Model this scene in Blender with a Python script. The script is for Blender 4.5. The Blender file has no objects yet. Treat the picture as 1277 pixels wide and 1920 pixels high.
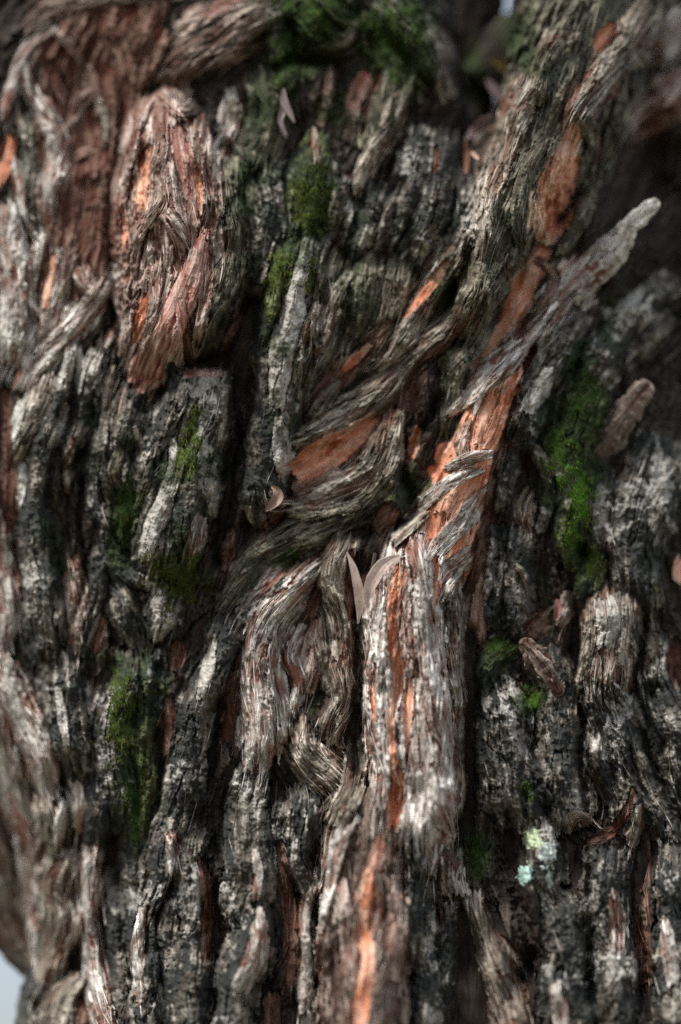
import bpy, math, random
import numpy as np
from mathutils import Vector

# ------------------------------------------------------------------ camera, sky, sun, exposure
scene = bpy.context.scene
C = scene.collection
PITCH = math.radians(15.0)
LENS = 85.0
PXM = 0.00047                     # metres per photograph pixel at the focus distance
KPX = (36.0 / 1920.0) / LENS      # tangent per photograph pixel
DIST = PXM / KPX                  # camera to trunk
CAM = np.array([0.0, -DIST * math.cos(PITCH), 1.45 - DIST * math.sin(PITCH)])
FWD = np.array([0.0, math.cos(PITCH), math.sin(PITCH)])
UPV = np.array([0.0, -math.sin(PITCH), math.cos(PITCH)])

cam = bpy.data.cameras.new("camera")
cam.sensor_fit = 'VERTICAL'
cam.sensor_height = 36.0
cam.sensor_width = 24.0
cam.lens = LENS
cam.clip_start = 0.05
cam.clip_end = 5000
cam.dof.use_dof = True
cam.dof.focus_distance = DIST - 0.038
cam.dof.aperture_fstop = 0.95
camo = bpy.data.objects.new("camera", cam)
C.objects.link(camo)
camo.location = CAM
camo.rotation_euler = (math.pi / 2 + PITCH, 0, 0)
scene.camera = camo

SUN_DIR = Vector((-0.36, -0.46, 0.85)).normalized()      # towards the sun
elev = math.asin(SUN_DIR.z)
world = bpy.data.worlds.new("World")
scene.world = world
world.use_nodes = True
nt = world.node_tree
bg = nt.nodes["Background"]
sky = nt.nodes.new("ShaderNodeTexSky")
sky.sky_type = 'NISHITA'
sky.sun_disc = False
sky.sun_elevation = elev
sky.sun_rotation = math.atan2(SUN_DIR.x, SUN_DIR.y)
sky.air_density = 1.0
sky.dust_density = 3.0
sky.ozone_density = 1.0
cl_co = nt.nodes.new("ShaderNodeTexCoord")
cl_n = nt.nodes.new("ShaderNodeTexNoise"); cl_n.inputs["Scale"].default_value = 2.2; cl_n.inputs["Detail"].default_value = 5
cl_r = nt.nodes.new("ShaderNodeMapRange"); cl_r.inputs[1].default_value = .35; cl_r.inputs[2].default_value = .62
cl_r.inputs[3].default_value = .35; cl_r.inputs[4].default_value = .95
cl_m = nt.nodes.new("ShaderNodeMix"); cl_m.data_type = 'RGBA'; cl_m.inputs[7].default_value = (5.2, 5.8, 6.7, 1)     # broken cloud
nt.links.new(cl_co.outputs["Generated"], cl_n.inputs["Vector"]); nt.links.new(cl_n.outputs[0], cl_r.inputs[0])
nt.links.new(cl_r.outputs[0], cl_m.inputs[0]); nt.links.new(sky.outputs[0], cl_m.inputs[6]); nt.links.new(cl_m.outputs[2], bg.inputs[0])
bg.inputs[1].default_value = 0.075

sun = bpy.data.lights.new("sun", 'SUN')
sun.energy = 2.0
sun.angle = math.radians(16)
sun.color = (1.0, 0.97, 0.94)
suno = bpy.data.objects.new("sun", sun)
C.objects.link(suno)
suno.rotation_euler = SUN_DIR.to_track_quat('Z', 'Y').to_euler()

scene.view_settings.view_transform = 'Standard'
scene.view_settings.look = 'None'
scene.view_settings.gamma = 1.0
scene.view_settings.use_curve_mapping = False
scene.view_settings.exposure = 1.0
scene.cycles.max_bounces = 5
scene.cycles.use_denoising = False

# ------------------------------------------------------------------ helpers
rng = np.random.default_rng(7)
random.seed(7)

def hash2(ix, iy, seed):
    h = (ix * 374761393 + iy * 668265263 + seed * 974634541) & 0xFFFFFFFF
    h = ((h ^ (h >> 13)) * 1274126177) & 0xFFFFFFFF
    h = (h ^ (h >> 16))
    return h

GA = np.array([[math.cos(a), math.sin(a)] for a in np.arange(16) * math.pi / 8])

def noise(x, y, seed=0):
    """gradient noise, about -1..1"""
    x, y = np.broadcast_arrays(np.asarray(x, float), np.asarray(y, float))
    xi = np.floor(x).astype(np.int64); yi = np.floor(y).astype(np.int64)
    fx = x - xi; fy = y - yi
    u = fx * fx * fx * (fx * (fx * 6 - 15) + 10)
    v = fy * fy * fy * (fy * (fy * 6 - 15) + 10)
    def g(dx, dy):
        k = hash2(xi + dx, yi + dy, seed) & 15
        return GA[k, 0] * (fx - dx) + GA[k, 1] * (fy - dy)
    a = g(0, 0) * (1 - u) + g(1, 0) * u
    b = g(0, 1) * (1 - u) + g(1, 1) * u
    return (a * (1 - v) + b * v) * 1.5

def sstep(x, a, b):
    t = np.clip((x - a) / (b - a), 0, 1)
    return t * t * (3 - 2 * t)

def to_world(x, y, h):
    """photograph pixel (x, y), height h (in pixels, towards the camera) above the focus plane -> metres"""
    dep = DIST - h * PXM
    xn = (x - 638.5) * KPX; yn = (960.0 - y) * KPX
    P = np.empty(x.shape + (3,))
    for i in range(3):
        P[..., i] = CAM[i] + dep * (FWD[i] + (xn if i == 0 else 0.0) + yn * UPV[i])
    return P

ROOT_AT = np.array([0.03, 0.2, 0.0])

class Mesh:
    def __init__(s):
        s.v = []; s.f = []; s.c = []; s.u = []; s.n = 0
    def grid(s, P, col, uv, wrap=False):
        """P: (a,b,3) world points"""
        a, b = P.shape[:2]
        idx = np.arange(a * b).reshape(a, b) + s.n
        q = np.stack([idx[:-1, :-1], idx[1:, :-1], idx[1:, 1:], idx[:-1, 1:]], -1).reshape(-1, 4)
        s.v.append(P.reshape(-1, 3)); s.c.append(col.reshape(-1, 3)); s.u.append(uv.reshape(-1, 2))
        s.f.append(q); s.n += a * b
    def grids(s, P, col, uv):
        """P: (n,a,b,3) many small grids at once"""
        n, a, b = P.shape[:3]
        if n == 0: return
        idx = np.arange(a * b).reshape(a, b)
        q = np.stack([idx[:-1, :-1], idx[1:, :-1], idx[1:, 1:], idx[:-1, 1:]], -1).reshape(-1, 4)
        q = q[None] + (np.arange(n) * a * b)[:, None, None] + s.n
        s.v.append(P.reshape(-1, 3)); s.c.append(col.reshape(-1, 3)); s.u.append(uv.reshape(-1, 2))
        s.f.append(q.reshape(-1, 4)); s.n += n * a * b
    def build(s, name, mat, parent=None, keep=None):
        V = np.concatenate(s.v); F = np.concatenate(s.f); K = np.concatenate(s.c); U = np.concatenate(s.u)
        if keep is not None:
            F = F[keep]
        org = ROOT_AT if parent is not None else np.zeros(3)
        me = bpy.data.meshes.new(name)
        me.vertices.add(len(V)); me.vertices.foreach_set("co", (V - org).astype(np.float32).ravel())
        me.loops.add(F.size); me.loops.foreach_set("vertex_index", F.astype(np.int32).ravel())
        me.polygons.add(len(F))
        me.polygons.foreach_set("loop_start", (np.arange(len(F)) * 4).astype(np.int32))
        me.polygons.foreach_set("loop_total", np.full(len(F), 4, np.int32))
        me.polygons.foreach_set("use_smooth", np.ones(len(F), bool))
        at = me.attributes.new("bark_colour", 'FLOAT_COLOR', 'POINT')
        at.data.foreach_set("color", np.concatenate([K, np.ones((len(K), 1))], 1).astype(np.float32).ravel())
        at = me.attributes.new("flow", 'FLOAT2', 'POINT')
        at.data.foreach_set("vector", U.astype(np.float32).ravel())
        me.update(calc_edges=True)
        me.materials.append(mat)
        o = bpy.data.objects.new(name, me)
        C.objects.link(o)
        if parent is not None: o.parent = parent
        return o

# ------------------------------------------------------------------ materials
def bark_material(name, rough=0.85, bump=0.35, var=0.7, spec=0.2, fs=(0.5, 3.6)):
    m = bpy.data.materials.new(name); m.use_nodes = True
    n = m.node_tree.nodes; l = m.node_tree.links
    b = n["Principled BSDF"]
    b.inputs["Roughness"].default_value = rough
    b.inputs["Specular IOR Level"].default_value = spec
    a = n.new("ShaderNodeAttribute"); a.attribute_name = "bark_colour"
    f = n.new("ShaderNodeAttribute"); f.attribute_name = "flow"
    mp = n.new("ShaderNodeMapping"); mp.inputs["Scale"].default_value = (fs[0], fs[1], 1)
    l.new(f.outputs["Vector"], mp.inputs["Vector"])
    t1 = n.new("ShaderNodeTexNoise"); t1.inputs["Scale"].default_value = 0.35
    t1.inputs["Detail"].default_value = 6; t1.inputs["Roughness"].default_value = 0.65; t1.inputs["Distortion"].default_value = 0.6
    l.new(mp.outputs[0], t1.inputs["Vector"])
    t2 = n.new("ShaderNodeTexNoise"); t2.inputs["Scale"].default_value = 0.16
    t2.inputs["Detail"].default_value = 5; t2.inputs["Roughness"].default_value = 0.7
    l.new(f.outputs["Vector"], t2.inputs["Vector"])
    r1 = n.new("ShaderNodeMapRange"); r1.inputs[1].default_value = 0.3; r1.inputs[2].default_value = 0.7
    r1.inputs[3].default_value = 1 - var; r1.inputs[4].default_value = 1 + var
    l.new(t1.outputs[0], r1.inputs[0])
    r2 = n.new("ShaderNodeMapRange"); r2.inputs[1].default_value = 0.3; r2.inputs[2].default_value = 0.7
    r2.inputs[3].default_value = 1 - var * 0.5; r2.inputs[4].default_value = 1 + var * 0.5
    l.new(t2.outputs[0], r2.inputs[0])
    mu = n.new("ShaderNodeMath"); mu.operation = 'MULTIPLY'
    l.new(r1.outputs[0], mu.inputs[0]); l.new(r2.outputs[0], mu.inputs[1])
    mx = n.new("ShaderNodeMix"); mx.data_type = 'RGBA'; mx.blend_type = 'MULTIPLY'; mx.inputs[0].default_value = 1.0
    l.new(a.outputs["Color"], mx.inputs[6]); l.new(mu.outputs[0], mx.inputs[7])
    l.new(mx.outputs[2], b.inputs["Base Color"])
    bp = n.new("ShaderNodeBump"); bp.inputs["Strength"].default_value = bump; bp.inputs["Distance"].default_value = 0.0016
    l.new(t1.outputs[0], bp.inputs["Height"]); l.new(bp.outputs[0], b.inputs["Normal"])
    return m

MAT_BARK = bark_material("bark_outer", bump=0.8)
MAT_CRUST = bark_material("bark_crust", bump=0.9, var=.6, fs=(1.5, 2.1))
MAT_INNER = bark_material("bark_inner_fibre", bump=0.8, var=0.4)
MAT_MOSS = bark_material("moss_green", rough=0.95, bump=0.3, var=0.35, spec=0.1, fs=(1, 1))
MAT_LEAF = bark_material("dry_leaf", rough=0.55, bump=0.15, var=0.14, spec=0.35, fs=(0.15, 1.2))

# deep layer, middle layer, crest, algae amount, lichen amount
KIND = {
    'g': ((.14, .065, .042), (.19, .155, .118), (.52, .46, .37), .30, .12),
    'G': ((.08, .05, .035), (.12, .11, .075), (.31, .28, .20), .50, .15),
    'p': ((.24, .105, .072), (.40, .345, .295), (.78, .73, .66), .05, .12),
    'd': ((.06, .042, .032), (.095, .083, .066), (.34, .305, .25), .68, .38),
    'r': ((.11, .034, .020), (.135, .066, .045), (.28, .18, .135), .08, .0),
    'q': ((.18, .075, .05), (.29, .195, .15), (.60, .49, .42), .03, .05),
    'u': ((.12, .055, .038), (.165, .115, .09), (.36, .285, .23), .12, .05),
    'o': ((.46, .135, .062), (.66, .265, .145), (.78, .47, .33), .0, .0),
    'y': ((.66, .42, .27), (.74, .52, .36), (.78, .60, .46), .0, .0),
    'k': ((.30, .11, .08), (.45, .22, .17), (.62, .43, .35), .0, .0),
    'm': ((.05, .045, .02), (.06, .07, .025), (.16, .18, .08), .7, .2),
    'b': ((.03, .02, .015), (.034, .026, .021), (.085, .066, .052), .15, .0),  # deep brown bark, blackened further: shade of the gaps put into the colour
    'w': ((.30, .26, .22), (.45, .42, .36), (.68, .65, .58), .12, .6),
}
ALGAE = np.array([.031, .036, .034]); ALGAE2 = np.array([.035, .050, .016])
LICHEN = np.array([.52, .49, .43])

# mossy stains on the bark itself: x, y, rx, ry, strength
STAIN = [(600, 190, 150, 110, .42), (740, 150, 110, 120, .5), (520, 600, 40, 120, .5), (545, 480, 45, 80, .6), (860, 480, 40, 80, .45), (300, 900, 70, 120, .45), (240, 1240, 50, 90, .5), (1050, 920, 70, 120, .55), (650, 290, 90, 90, .4), (470, 330, 60, 130, .55), (690, 560, 70, 110, .5), (640, 430, 70, 90, .5), (830, 520, 40, 90, .45), (170, 780, 50, 110, .5), (225, 870, 50, 80, .55), (400, 830, 40, 120, .5), (130, 1010, 60, 130, .4), (530, 760, 40, 90, .5), (790, 900, 50, 50, .6), (460, 1080, 60, 60, .35), (1000, 1150, 60, 60, .4), (1150, 620, 60, 60, .4), (880, 130, 60, 90, .6), (590, 60, 130, 110, .9), (520, 170, 60, 110, .7), (760, 90, 120, 120, .75), (590, 370, 60, 120, .8), (545, 520, 50, 110, .6),
         (355, 850, 45, 110, .7), (240, 950, 45, 110, .8), (330, 1070, 70, 90, .8), (235, 1350, 60, 150, .7), (270, 1480, 40, 150, .6),
         (1080, 800, 70, 190, .8), (1080, 1000, 60, 100, .6), (930, 1220, 60, 50, .6), (1000, 1310, 40, 40, .7), (890, 1600, 40, 60, .8),
         (500, 480, 60, 180, .4), (740, 420, 120, 120, .4), (920, 420, 60, 120, .4), (980, 70, 60, 90, .7), (120, 1280, 70, 120, .3), (530, 1050, 60, 40, .5)]

def stain_at(x, y):
    g = np.zeros(np.shape(x))
    for (cx, cy, rx, ry, k) in STAIN:
        g = np.maximum(g, k * np.exp(-((x - cx) / rx) ** 2 - ((y - cy) / ry) ** 2))
    return g

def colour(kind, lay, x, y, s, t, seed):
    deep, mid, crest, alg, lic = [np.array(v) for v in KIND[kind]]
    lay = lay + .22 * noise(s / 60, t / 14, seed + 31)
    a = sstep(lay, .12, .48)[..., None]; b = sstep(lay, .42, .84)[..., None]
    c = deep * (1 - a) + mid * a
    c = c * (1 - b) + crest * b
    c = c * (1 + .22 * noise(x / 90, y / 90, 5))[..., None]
    # dark algae films in blotches
    n1 = 1.15 * noise(x / 62, y / 85, 11) + .5 * noise(x / 17, y / 21, 12) + .28 * noise(x / 7, y / 7, 13)
    st = stain_at(x, y)
    am = sstep(n1 + (alg - .5) * 1.5 - (lay - .5) * .8, .08, .34) * min(1.0, alg * 1.35)
    c = c * (1 - am[..., None] * .88) + ALGAE * am[..., None] * .88
    # pale crust lichen, small sharp spots in wider patches
    n2 = 1.25 * noise(x / 85, y / 125, 21) + .5 * noise(x / 17, y / 25, 22) + .33 * noise(x / 6, y / 8, 23)
    lm = sstep(n2 + (lic - .5) * 1.3 + (lay - .6) * .9, .20, .36) * min(1.0, lic * 2)
    c = c * (1 - lm[..., None] * .85) + LICHEN * lm[..., None] * .85
    # green films
    gm = sstep(st + .38 * n1, .25, .75)[..., None] * .85
    c = c * (1 - gm) + ALGAE2 * (1 + .7 * noise(x / 9, y / 9, 33))[..., None] * gm
    return np.clip(c, .008, .85)

# ------------------------------------------------------------------ large form of the trunk (pixels; heights towards the camera)
def lerp(v, xs, ys): return np.interp(v, xs, ys)

XL_Y = [-300, 900, 1300, 1480, 1600, 1720, 1800, 1850, 1920, 2300]
XL_X = [-420, -330, -170, -30, 10, 36, 54, 34, 22, 30]
def form(x, y):
    """height of the underlying trunk towards the camera"""
    xl = lerp(y, XL_Y, XL_X)
    xr = lerp(y, [-300, 600, 2300], [1620, 1600, 1650])
    xc = (xl + xr) / 2; hw = (xr - xl) / 2
    q = np.clip(np.abs((x - xc) / hw), 0, 1)
    h = -430 * (1 - np.sqrt(np.maximum(1 - q ** 2.6, 0)))
    h = h + lerp(y, [-400, 0, 400, 800, 1200, 1600, 1920, 2300], [-300, -185, -75, -20, 10, 120, 225, 290])
    # bottom-left edge stays at the focus distance, lower middle comes forward
    h = h - 130 * sstep(y, 1350, 1800) * (1 - sstep(x, 120, 420))
    # right side falls away
    h = h - 95 * sstep(x, 1000, 1260) * (1 - sstep(y, 500, 1150))
    # fork at the top
    h = h - 260 * np.exp(-((x - 890) / 55) ** 2) * (1 - sstep(y, 120, 420))
    # dark cave right of the limb
    h = h - 120 * np.exp(-((x - 1225) / 70) ** 2 - ((y - 330) / 90) ** 2)
    # hollow in the upper left
    h = h - 80 * np.exp(-((x - 165) / 70) ** 2 - ((y - 230) / 190) ** 2)
    return h

def fibre(s, t, seed, k=1.0):
    """fibrous, layered relief; returns (pixels, layer 0..1)"""
    wob = 9 * noise(s / 130, t / 60, seed) + 2.2 * noise(s / 50, t / 18, seed + 1) + .9 * noise(s / 19, t / 7, seed + 16)
    tw = t + wob
    c1 = np.abs(noise(s / 170, tw / 24, seed + 2))
    c2 = np.abs(noise(s / 90, tw / 7.6, seed + 3))
    c3 = np.abs(noise(s / 60, tw / 4.2, seed + 4))
    c4 = noise(s / 24, tw / 2.9, seed + 17)
    q = (noise(s / 85, tw / 15, seed + 5) + .45 * noise(s / 26, tw / 6, seed + 6)) * 2.4
    fl = np.floor(q); fr = q - fl
    terr = fl + sstep(fr, .86, 1.0)
    # strips of the outer layer torn away
    pn = noise(s / 130, tw / 19, seed + 18) + .35 * noise(s / 36, tw / 8, seed + 19) + .22 * noise(s / 12, tw / 4, seed + 20)
    torn = sstep(pn, .42, .48)
    pl = noise(s / 120, tw / 44, seed + 23) + .45 * noise(s / 34, tw / 15, seed + 24) + .25 * noise(s / 11, tw / 6, seed + 25)
    plate = sstep(pl, -.02, .05) + sstep(pl, .42, .47)
    crack = sstep(np.abs(noise(s / 44 + .5 * noise(s / 9, t / 7, seed + 8), tw / 20, seed + 7)), 0.0, .05)
    am = np.clip(.75 + .9 * noise(s / 140, t / 34, seed + 21) + .4 * noise(s / 40, t / 20, seed + 22), .25, 1.7)
    h = (6.5 * c1 + 4.6 * c2 + 3.4 * c3 + 1.1 * c4 + 2.8 * terr) * am + 1.6 * crack - 6.0 * torn + 4.5 * plate - 4
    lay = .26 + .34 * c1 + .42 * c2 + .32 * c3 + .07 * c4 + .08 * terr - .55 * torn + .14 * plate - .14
    return h * k, lay

# ------------------------------------------------------------------ traced ridges: kind, points "x,y,halfwidth", options
RL = []
def R(kind, pts, h=None, lift=0.0, n=None, label=None, cap=(1, 1), proud=False):
    P = np.array([[float(v) for v in p.split(',')] for p in pts.split()])
    RL.append(dict(kind=kind, P=P, h=h, lift=lift, n=n, label=label, cap=cap, proud=proud))

# --- big bodies first
R('r', "240,-60,90 210,60,95 170,160,100 160,300,100 150,430,85 120,560,70", h=12, n='inner_bark', label='dark reddish fibrous hollow')
R('G', "1190,-120,150 1110,40,125 1060,160,120 1010,280,105 960,380,85 920,470,62 895,560,45 870,640,28", h=105, n='limb', cap=(0, 1), label='leaning limb with orange fibres showing')
R('q', "330,150,22 324,210,62 326,290,94 334,380,118 340,465,128 330,550,112 304,630,80 274,705,46", h=92, n='burl', label='bulging reddish lobe of twisted bark')
R('u', "540,-10,40 450,40,48 380,90,46 320,140,26", h=40, n='bark_plate')
R('d', "385,690,52 370,780,74 350,860,84 330,940,80 310,1030,66 285,1110,40", h=60, n='bark_plate', cap=(.25, 1), label='mossy plate with pink broken top edge')
R('d', "575,420,50 545,540,60 530,640,56 522,740,50 500,840,50 490,920,44 500,990,26", h=58, n='bark_plate')
R('p', "812,960,40 778,1090,84 768,1200,94 772,1300,96 778,1400,95 778,1500,92 765,1640,80", h=85, n='bark_plate', label='tall pale pinkish column of fibrous bark')
R('o', "985,660,30 940,740,46 905,820,54 875,890,58 845,960,64 825,1040,62 800,1110,44", h=55, n='inner_bark', label='bare orange inner bark on a twisted column')
R('u', "722,1420,60 695,1540,78 682,1640,90 690,1740,98 682,1840,92 690,1990,86", h=90, n='bark_plate', cap=(1, 0))
R('g', "1150,1090,40 1148,1160,60 1138,1240,58 1125,1330,46", h=62, n='bark_knob', label='rounded knob with pale lichen crown')
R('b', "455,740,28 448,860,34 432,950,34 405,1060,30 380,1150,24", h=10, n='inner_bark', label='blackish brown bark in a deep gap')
R('d', "350,1540,45 345,1650,55 335,1770,58 330,1990,60", h=55, cap=(1, 0), n='bark_plate')
R('d', "475,1430,36 458,1540,44 460,1640,46 466,1750,46 450,1850,46 440,1990,46", h=50, cap=(1, 0))
R('d', "1010,1540,36 1015,1640,44 1045,1730,48 1060,1850,50 1065,1990,50", h=45, cap=(1, 0))
R('d', "1135,1590,44 1140,1720,46 1150,1830,46 1160,1990,44", h=42, cap=(1, 0))
R('d', "1265,1580,40 1262,1720,42 1265,1850,42 1270,1990,42", h=45, cap=(1, 0))
R('d', "930,1270,30 955,1350,46 962,1430,62 970,1510,54 985,1570,30", h=36, n='bark_plate')
R('d', "1020,1210,26 1045,1310,36 1062,1420,46 1070,1510,44 1075,1560,26", h=32)
R('g', "105,1590,36 98,1700,52 92,1800,40 90,1850,22", h=50, n='bark_knob')
R('d', "1260,820,60 1215,940,66 1190,1060,56 1200,1150,36", h=40, n='bark_plate')
R('d', "230,1590,34 238,1750,38 245,1990,38", h=28, cap=(1, 0))

# --- upper left
R('u', "50,60,16 95,15,22 200,-12,26 300,-30,26 380,-50,22", h=8)
R('p', "100,45,14 65,75,12 38,115,11 22,170,10 8,228,7", h=16, lift=14)
R('p', "42,115,8 60,170,13 86,212,19 106,262,22 102,312,22 86,362,21 92,430,8", h=24, lift=16, label='pale grey looping strip')
R('g', "28,185,8 40,235,8 52,280,5", lift=8)
R('G', "48,215,16 56,300,20 52,380,22 76,450,10", h=14)
R('o', "22,245,10 14,280,15 0,325,15 -15,360,10", h=8, lift=4)
R('p', "24,295,7 36,345,9 42,395,9 68,450,6", h=12, lift=12)
R('r', "92,105,8 108,155,15 126,200,10", h=12, lift=6)
R('q', "165,120,8 178,165,12 152,192,15 128,240,7", h=14, lift=10)
R('g', "172,155,6 186,190,8 200,232,8 196,270,4", h=12, lift=10)
R('q', "100,60,8 130,85,10 155,120,6", h=10, lift=6)
R('r', "220,60,20 235,140,22 240,220,20 220,300,14", h=14)
R('q', "185,280,6 160,285,8 135,300,5", h=8, lift=6)
R('q', "190,380,6 170,385,6 150,392,4", h=8, lift=6)
R('r', "180,320,24 170,400,26 150,480,22", h=14)
R('p', "18,380,20 24,470,25 30,545,25 25,615,26 18,680,16", h=26)
R('p', "60,470,13 48,555,17 56,620,18 40,690,14", h=22, lift=6)
R('p', "78,440,10 62,510,14 40,570,10", h=18, lift=10)
R('p', "122,470,20 106,540,24 88,595,22 62,655,14", h=26, lift=4)
R('o', "102,470,7 92,530,9 84,585,6", h=6, lift=12)
R('q', "150,500,18 165,540,16 190,560,12", h=14)
R('p', "222,500,13 190,545,20 152,590,22 116,632,22 62,690,22 38,735,15", h=30, lift=10, label='diagonal grey strip ending at the pink lobe')
# --- burl
R('q', "285,180,10 254,228,17 238,290,19 224,360,17 214,410,9", h=24, lift=2)
R('o', "228,380,7 236,440,11 241,492,6", h=6, lift=4, n='inner_bark')
R('o', "288,265,10 276,310,19 268,360,19 262,400,8", h=6, lift=2)
R('q', "305,262,10 297,320,16 302,370,18 282,402,14 256,442,15 240,492,19 226,540,17 236,600,14 230,668,8", h=22, lift=4)
R('q', "292,380,8 312,402,16 332,432,18 346,470,10", h=18, lift=6)
R('k', "325,225,10 340,275,20 352,330,19 358,380,10", h=12, lift=4)
R('q', "318,300,8 322,360,14 340,420,15 350,470,8", h=18, lift=3)
R('o', "366,310,6 374,352,8 378,385,6", h=7, lift=6)
R('r', "402,375,18 396,405,20 380,450,12", h=18, lift=5)
R('G', "430,290,18 442,370,28 446,450,31 428,530,31 402,592,28 378,655,14", h=34, lift=2)
R('G', "468,335,14 474,430,19 462,505,18 440,570,10", h=26)
R('q', "296,490,9 287,560,15 270,625,13 262,670,6", h=18, lift=5)
R('o', "272,545,7 262,600,10 252,650,6", h=6, lift=10)
R('r', "335,555,8 348,620,14 358,690,8", h=16, lift=4)
R('q', "392,480,10 385,560,15 368,640,10", h=16, lift=5)
R('k', "384,430,12 370,490,20 350,545,26 326,602,29 300,652,35 276,695,38 254,728,20", h=16, lift=8, n='inner_bark', proud=True, label='smooth pink strip of fresh inner bark')
R('p', "222,600,6 208,630,7 196,655,5", h=10, lift=18)
R('b', "318,180,12 345,205,18 380,190,16", h=10)
R('q', "300,172,9 320,195,12 342,225,8", h=18, lift=10)
# --- top, left of middle
R('q', "495,85,8 450,95,15 405,115,14", h=12, lift=3)
R('p', "432,165,12 434,205,23 428,245,22 412,275,8", h=16, lift=6)
R('b', "380,165,16 400,215,18 410,260,10", h=12)
R('G', "480,130,22 500,200,32 480,265,32 445,300,18", h=30)
R('q', "330,60,14 390,25,18 450,0,14", h=14, lift=3)
# --- top middle
R('m', "548,-40,46 590,10,58 625,50,52 665,70,24", h=60, n='bark_plate', label='moss covered overhanging plate')
R('g', "668,35,10 655,68,13 610,88,13 575,98,7", h=18, lift=4)
R('d', "515,10,20 522,80,26 540,140,22 500,190,18", h=30)
R('d', "720,-20,42 770,50,44 820,120,36 850,190,18", h=45)
R('b', "575,115,24 572,190,32 590,250,16", h=6)
R('q', "620,120,4 612,180,9 602,240,7", h=14, lift=6)
R('r', "600,180,8 606,215,12 600,245,7", h=10, lift=3)
R('k', "690,128,10 670,172,21 654,225,10", h=18, lift=4, label='pinkish bare flake under the moss')
R('r', "712,130,14 696,200,20 684,260,10", h=16)
R('g', "775,140,10 748,190,16 726,236,19 704,282,17 678,325,16 668,365,6", h=26, lift=4)
R('G', "745,130,22 722,185,24 702,250,22 688,315,12", h=20)
R('w', "628,300,5 623,325,9 617,350,4", h=10, lift=8)
R('g', "588,240,6 592,280,9 600,312,5", h=12, lift=8)
R('m', "602,250,24 582,330,38 574,400,38 556,450,22", h=38)
R('d', "505,300,34 500,400,38 490,480,32 470,560,16", h=38)
R('d', "450,250,20 470,300,24 455,345,18", h=26)
R('d', "838,240,24 824,340,33 802,420,38 760,485,28", h=36)
R('d', "785,235,22 772,330,28 742,400,33 700,480,26", h=32)
R('d', "705,340,20 684,420,28 655,500,22", h=28)
R('d', "868,310,20 872,400,25 855,490,22 830,540,12", h=30)
R('w', "658,375,5 655,405,8 648,430,4", h=8, lift=8)
R('d', "640,330,18 628,400,22 610,440,12", h=24)
R('r', "815,270,6 818,300,7 812,330,4", h=6, lift=8)
# --- middle
R('w', "580,425,9 572,480,14 560,535,17 550,592,26 536,642,29 526,702,22 520,765,14", h=18, lift=3, n='bark_strip', label='whitish lichen crusted strip')
R('w', "522,780,8 528,840,18 532,890,12", h=10, lift=2)
R('m', "520,460,14 512,530,18 500,600,16 490,650,8", h=20, lift=2)
R('G', "645,470,28 622,555,36 594,640,38 568,730,24", h=34)
R('g', "602,570,14 590,610,22 582,655,14", h=14, lift=4)
R('g', "660,510,8 632,560,13 612,625,15 590,665,7", h=20, lift=6)
R('G', "700,460,28 686,550,38 662,630,24", h=34)
R('G', "755,480,28 735,560,31 708,640,28 680,680,12", h=30)
R('g', "880,440,14 838,500,26 794,570,31 748,640,31 700,690,16", h=36, lift=2)
R('o', "842,482,5 812,530,11 776,572,9 750,600,4", h=7, lift=4)
R('r', "740,590,8 712,625,16 690,655,18 645,692,26 604,735,20 576,775,10", h=16, lift=2, n='inner_bark')
R('g', "890,540,18 842,615,29 795,650,27 752,682,24", h=34, lift=2)
R('o', "700,640,6 660,678,9 640,700,5", h=6, lift=10)
R('r', "860,620,8 800,680,16 766,725,18 752,790,12", h=20)
R('g', "770,672,12 724,724,26 665,770,30 604,806,27 548,832,14", h=42, lift=8, label='overhanging pale ridge above an orange cavity')
R('g', "640,712,8 612,745,16 585,785,10", h=16, lift=8)
R('o', "716,770,8 682,802,18 640,834,33 590,868,36 540,898,24", h=10, n='inner_bark', label='orange fibrous cavity under a ridge')
R('g', "742,765,16 722,836,31 696,890,37 644,924,36 584,945,27 512,956,10", h=44, lift=4)
R('q', "640,880,6 590,905,12 548,925,8", h=10, lift=8)
R('p', "726,850,6 690,898,12 640,935,9", h=10, lift=10)
R('G', "735,895,16 668,945,31 602,978,31 542,1010,32 492,1044,32 450,1092,28 412,1150,14", h=44, lift=4)
R('p', "648,962,5 590,990,11 540,1020,9 500,1050,5", h=10, lift=8)
R('r', "540,955,8 505,985,12 480,1015,7", h=10, lift=2)
R('b', "805,670,20 806,770,24 776,850,22 758,920,14", h=24)
R('G', "858,640,22 846,740,26 830,815,20", h=26)
R('o', "788,795,6 776,830,12 764,875,7", h=10, lift=5)
R('r', "800,690,8 780,740,10 776,780,6", h=10, lift=5)
R('d', "755,845,14 740,890,18 730,930,10", h=22)
R('m', "790,890,26 748,945,30 702,985,22", h=22)
R('r', "745,940,12 722,975,27 702,1010,16", h=28, lift=4)
R('r', "462,585,6 446,610,10 426,640,8 418,660,5", h=10)
R('r', "432,985,10 428,1030,14 420,1080,8", h=10)
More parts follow.
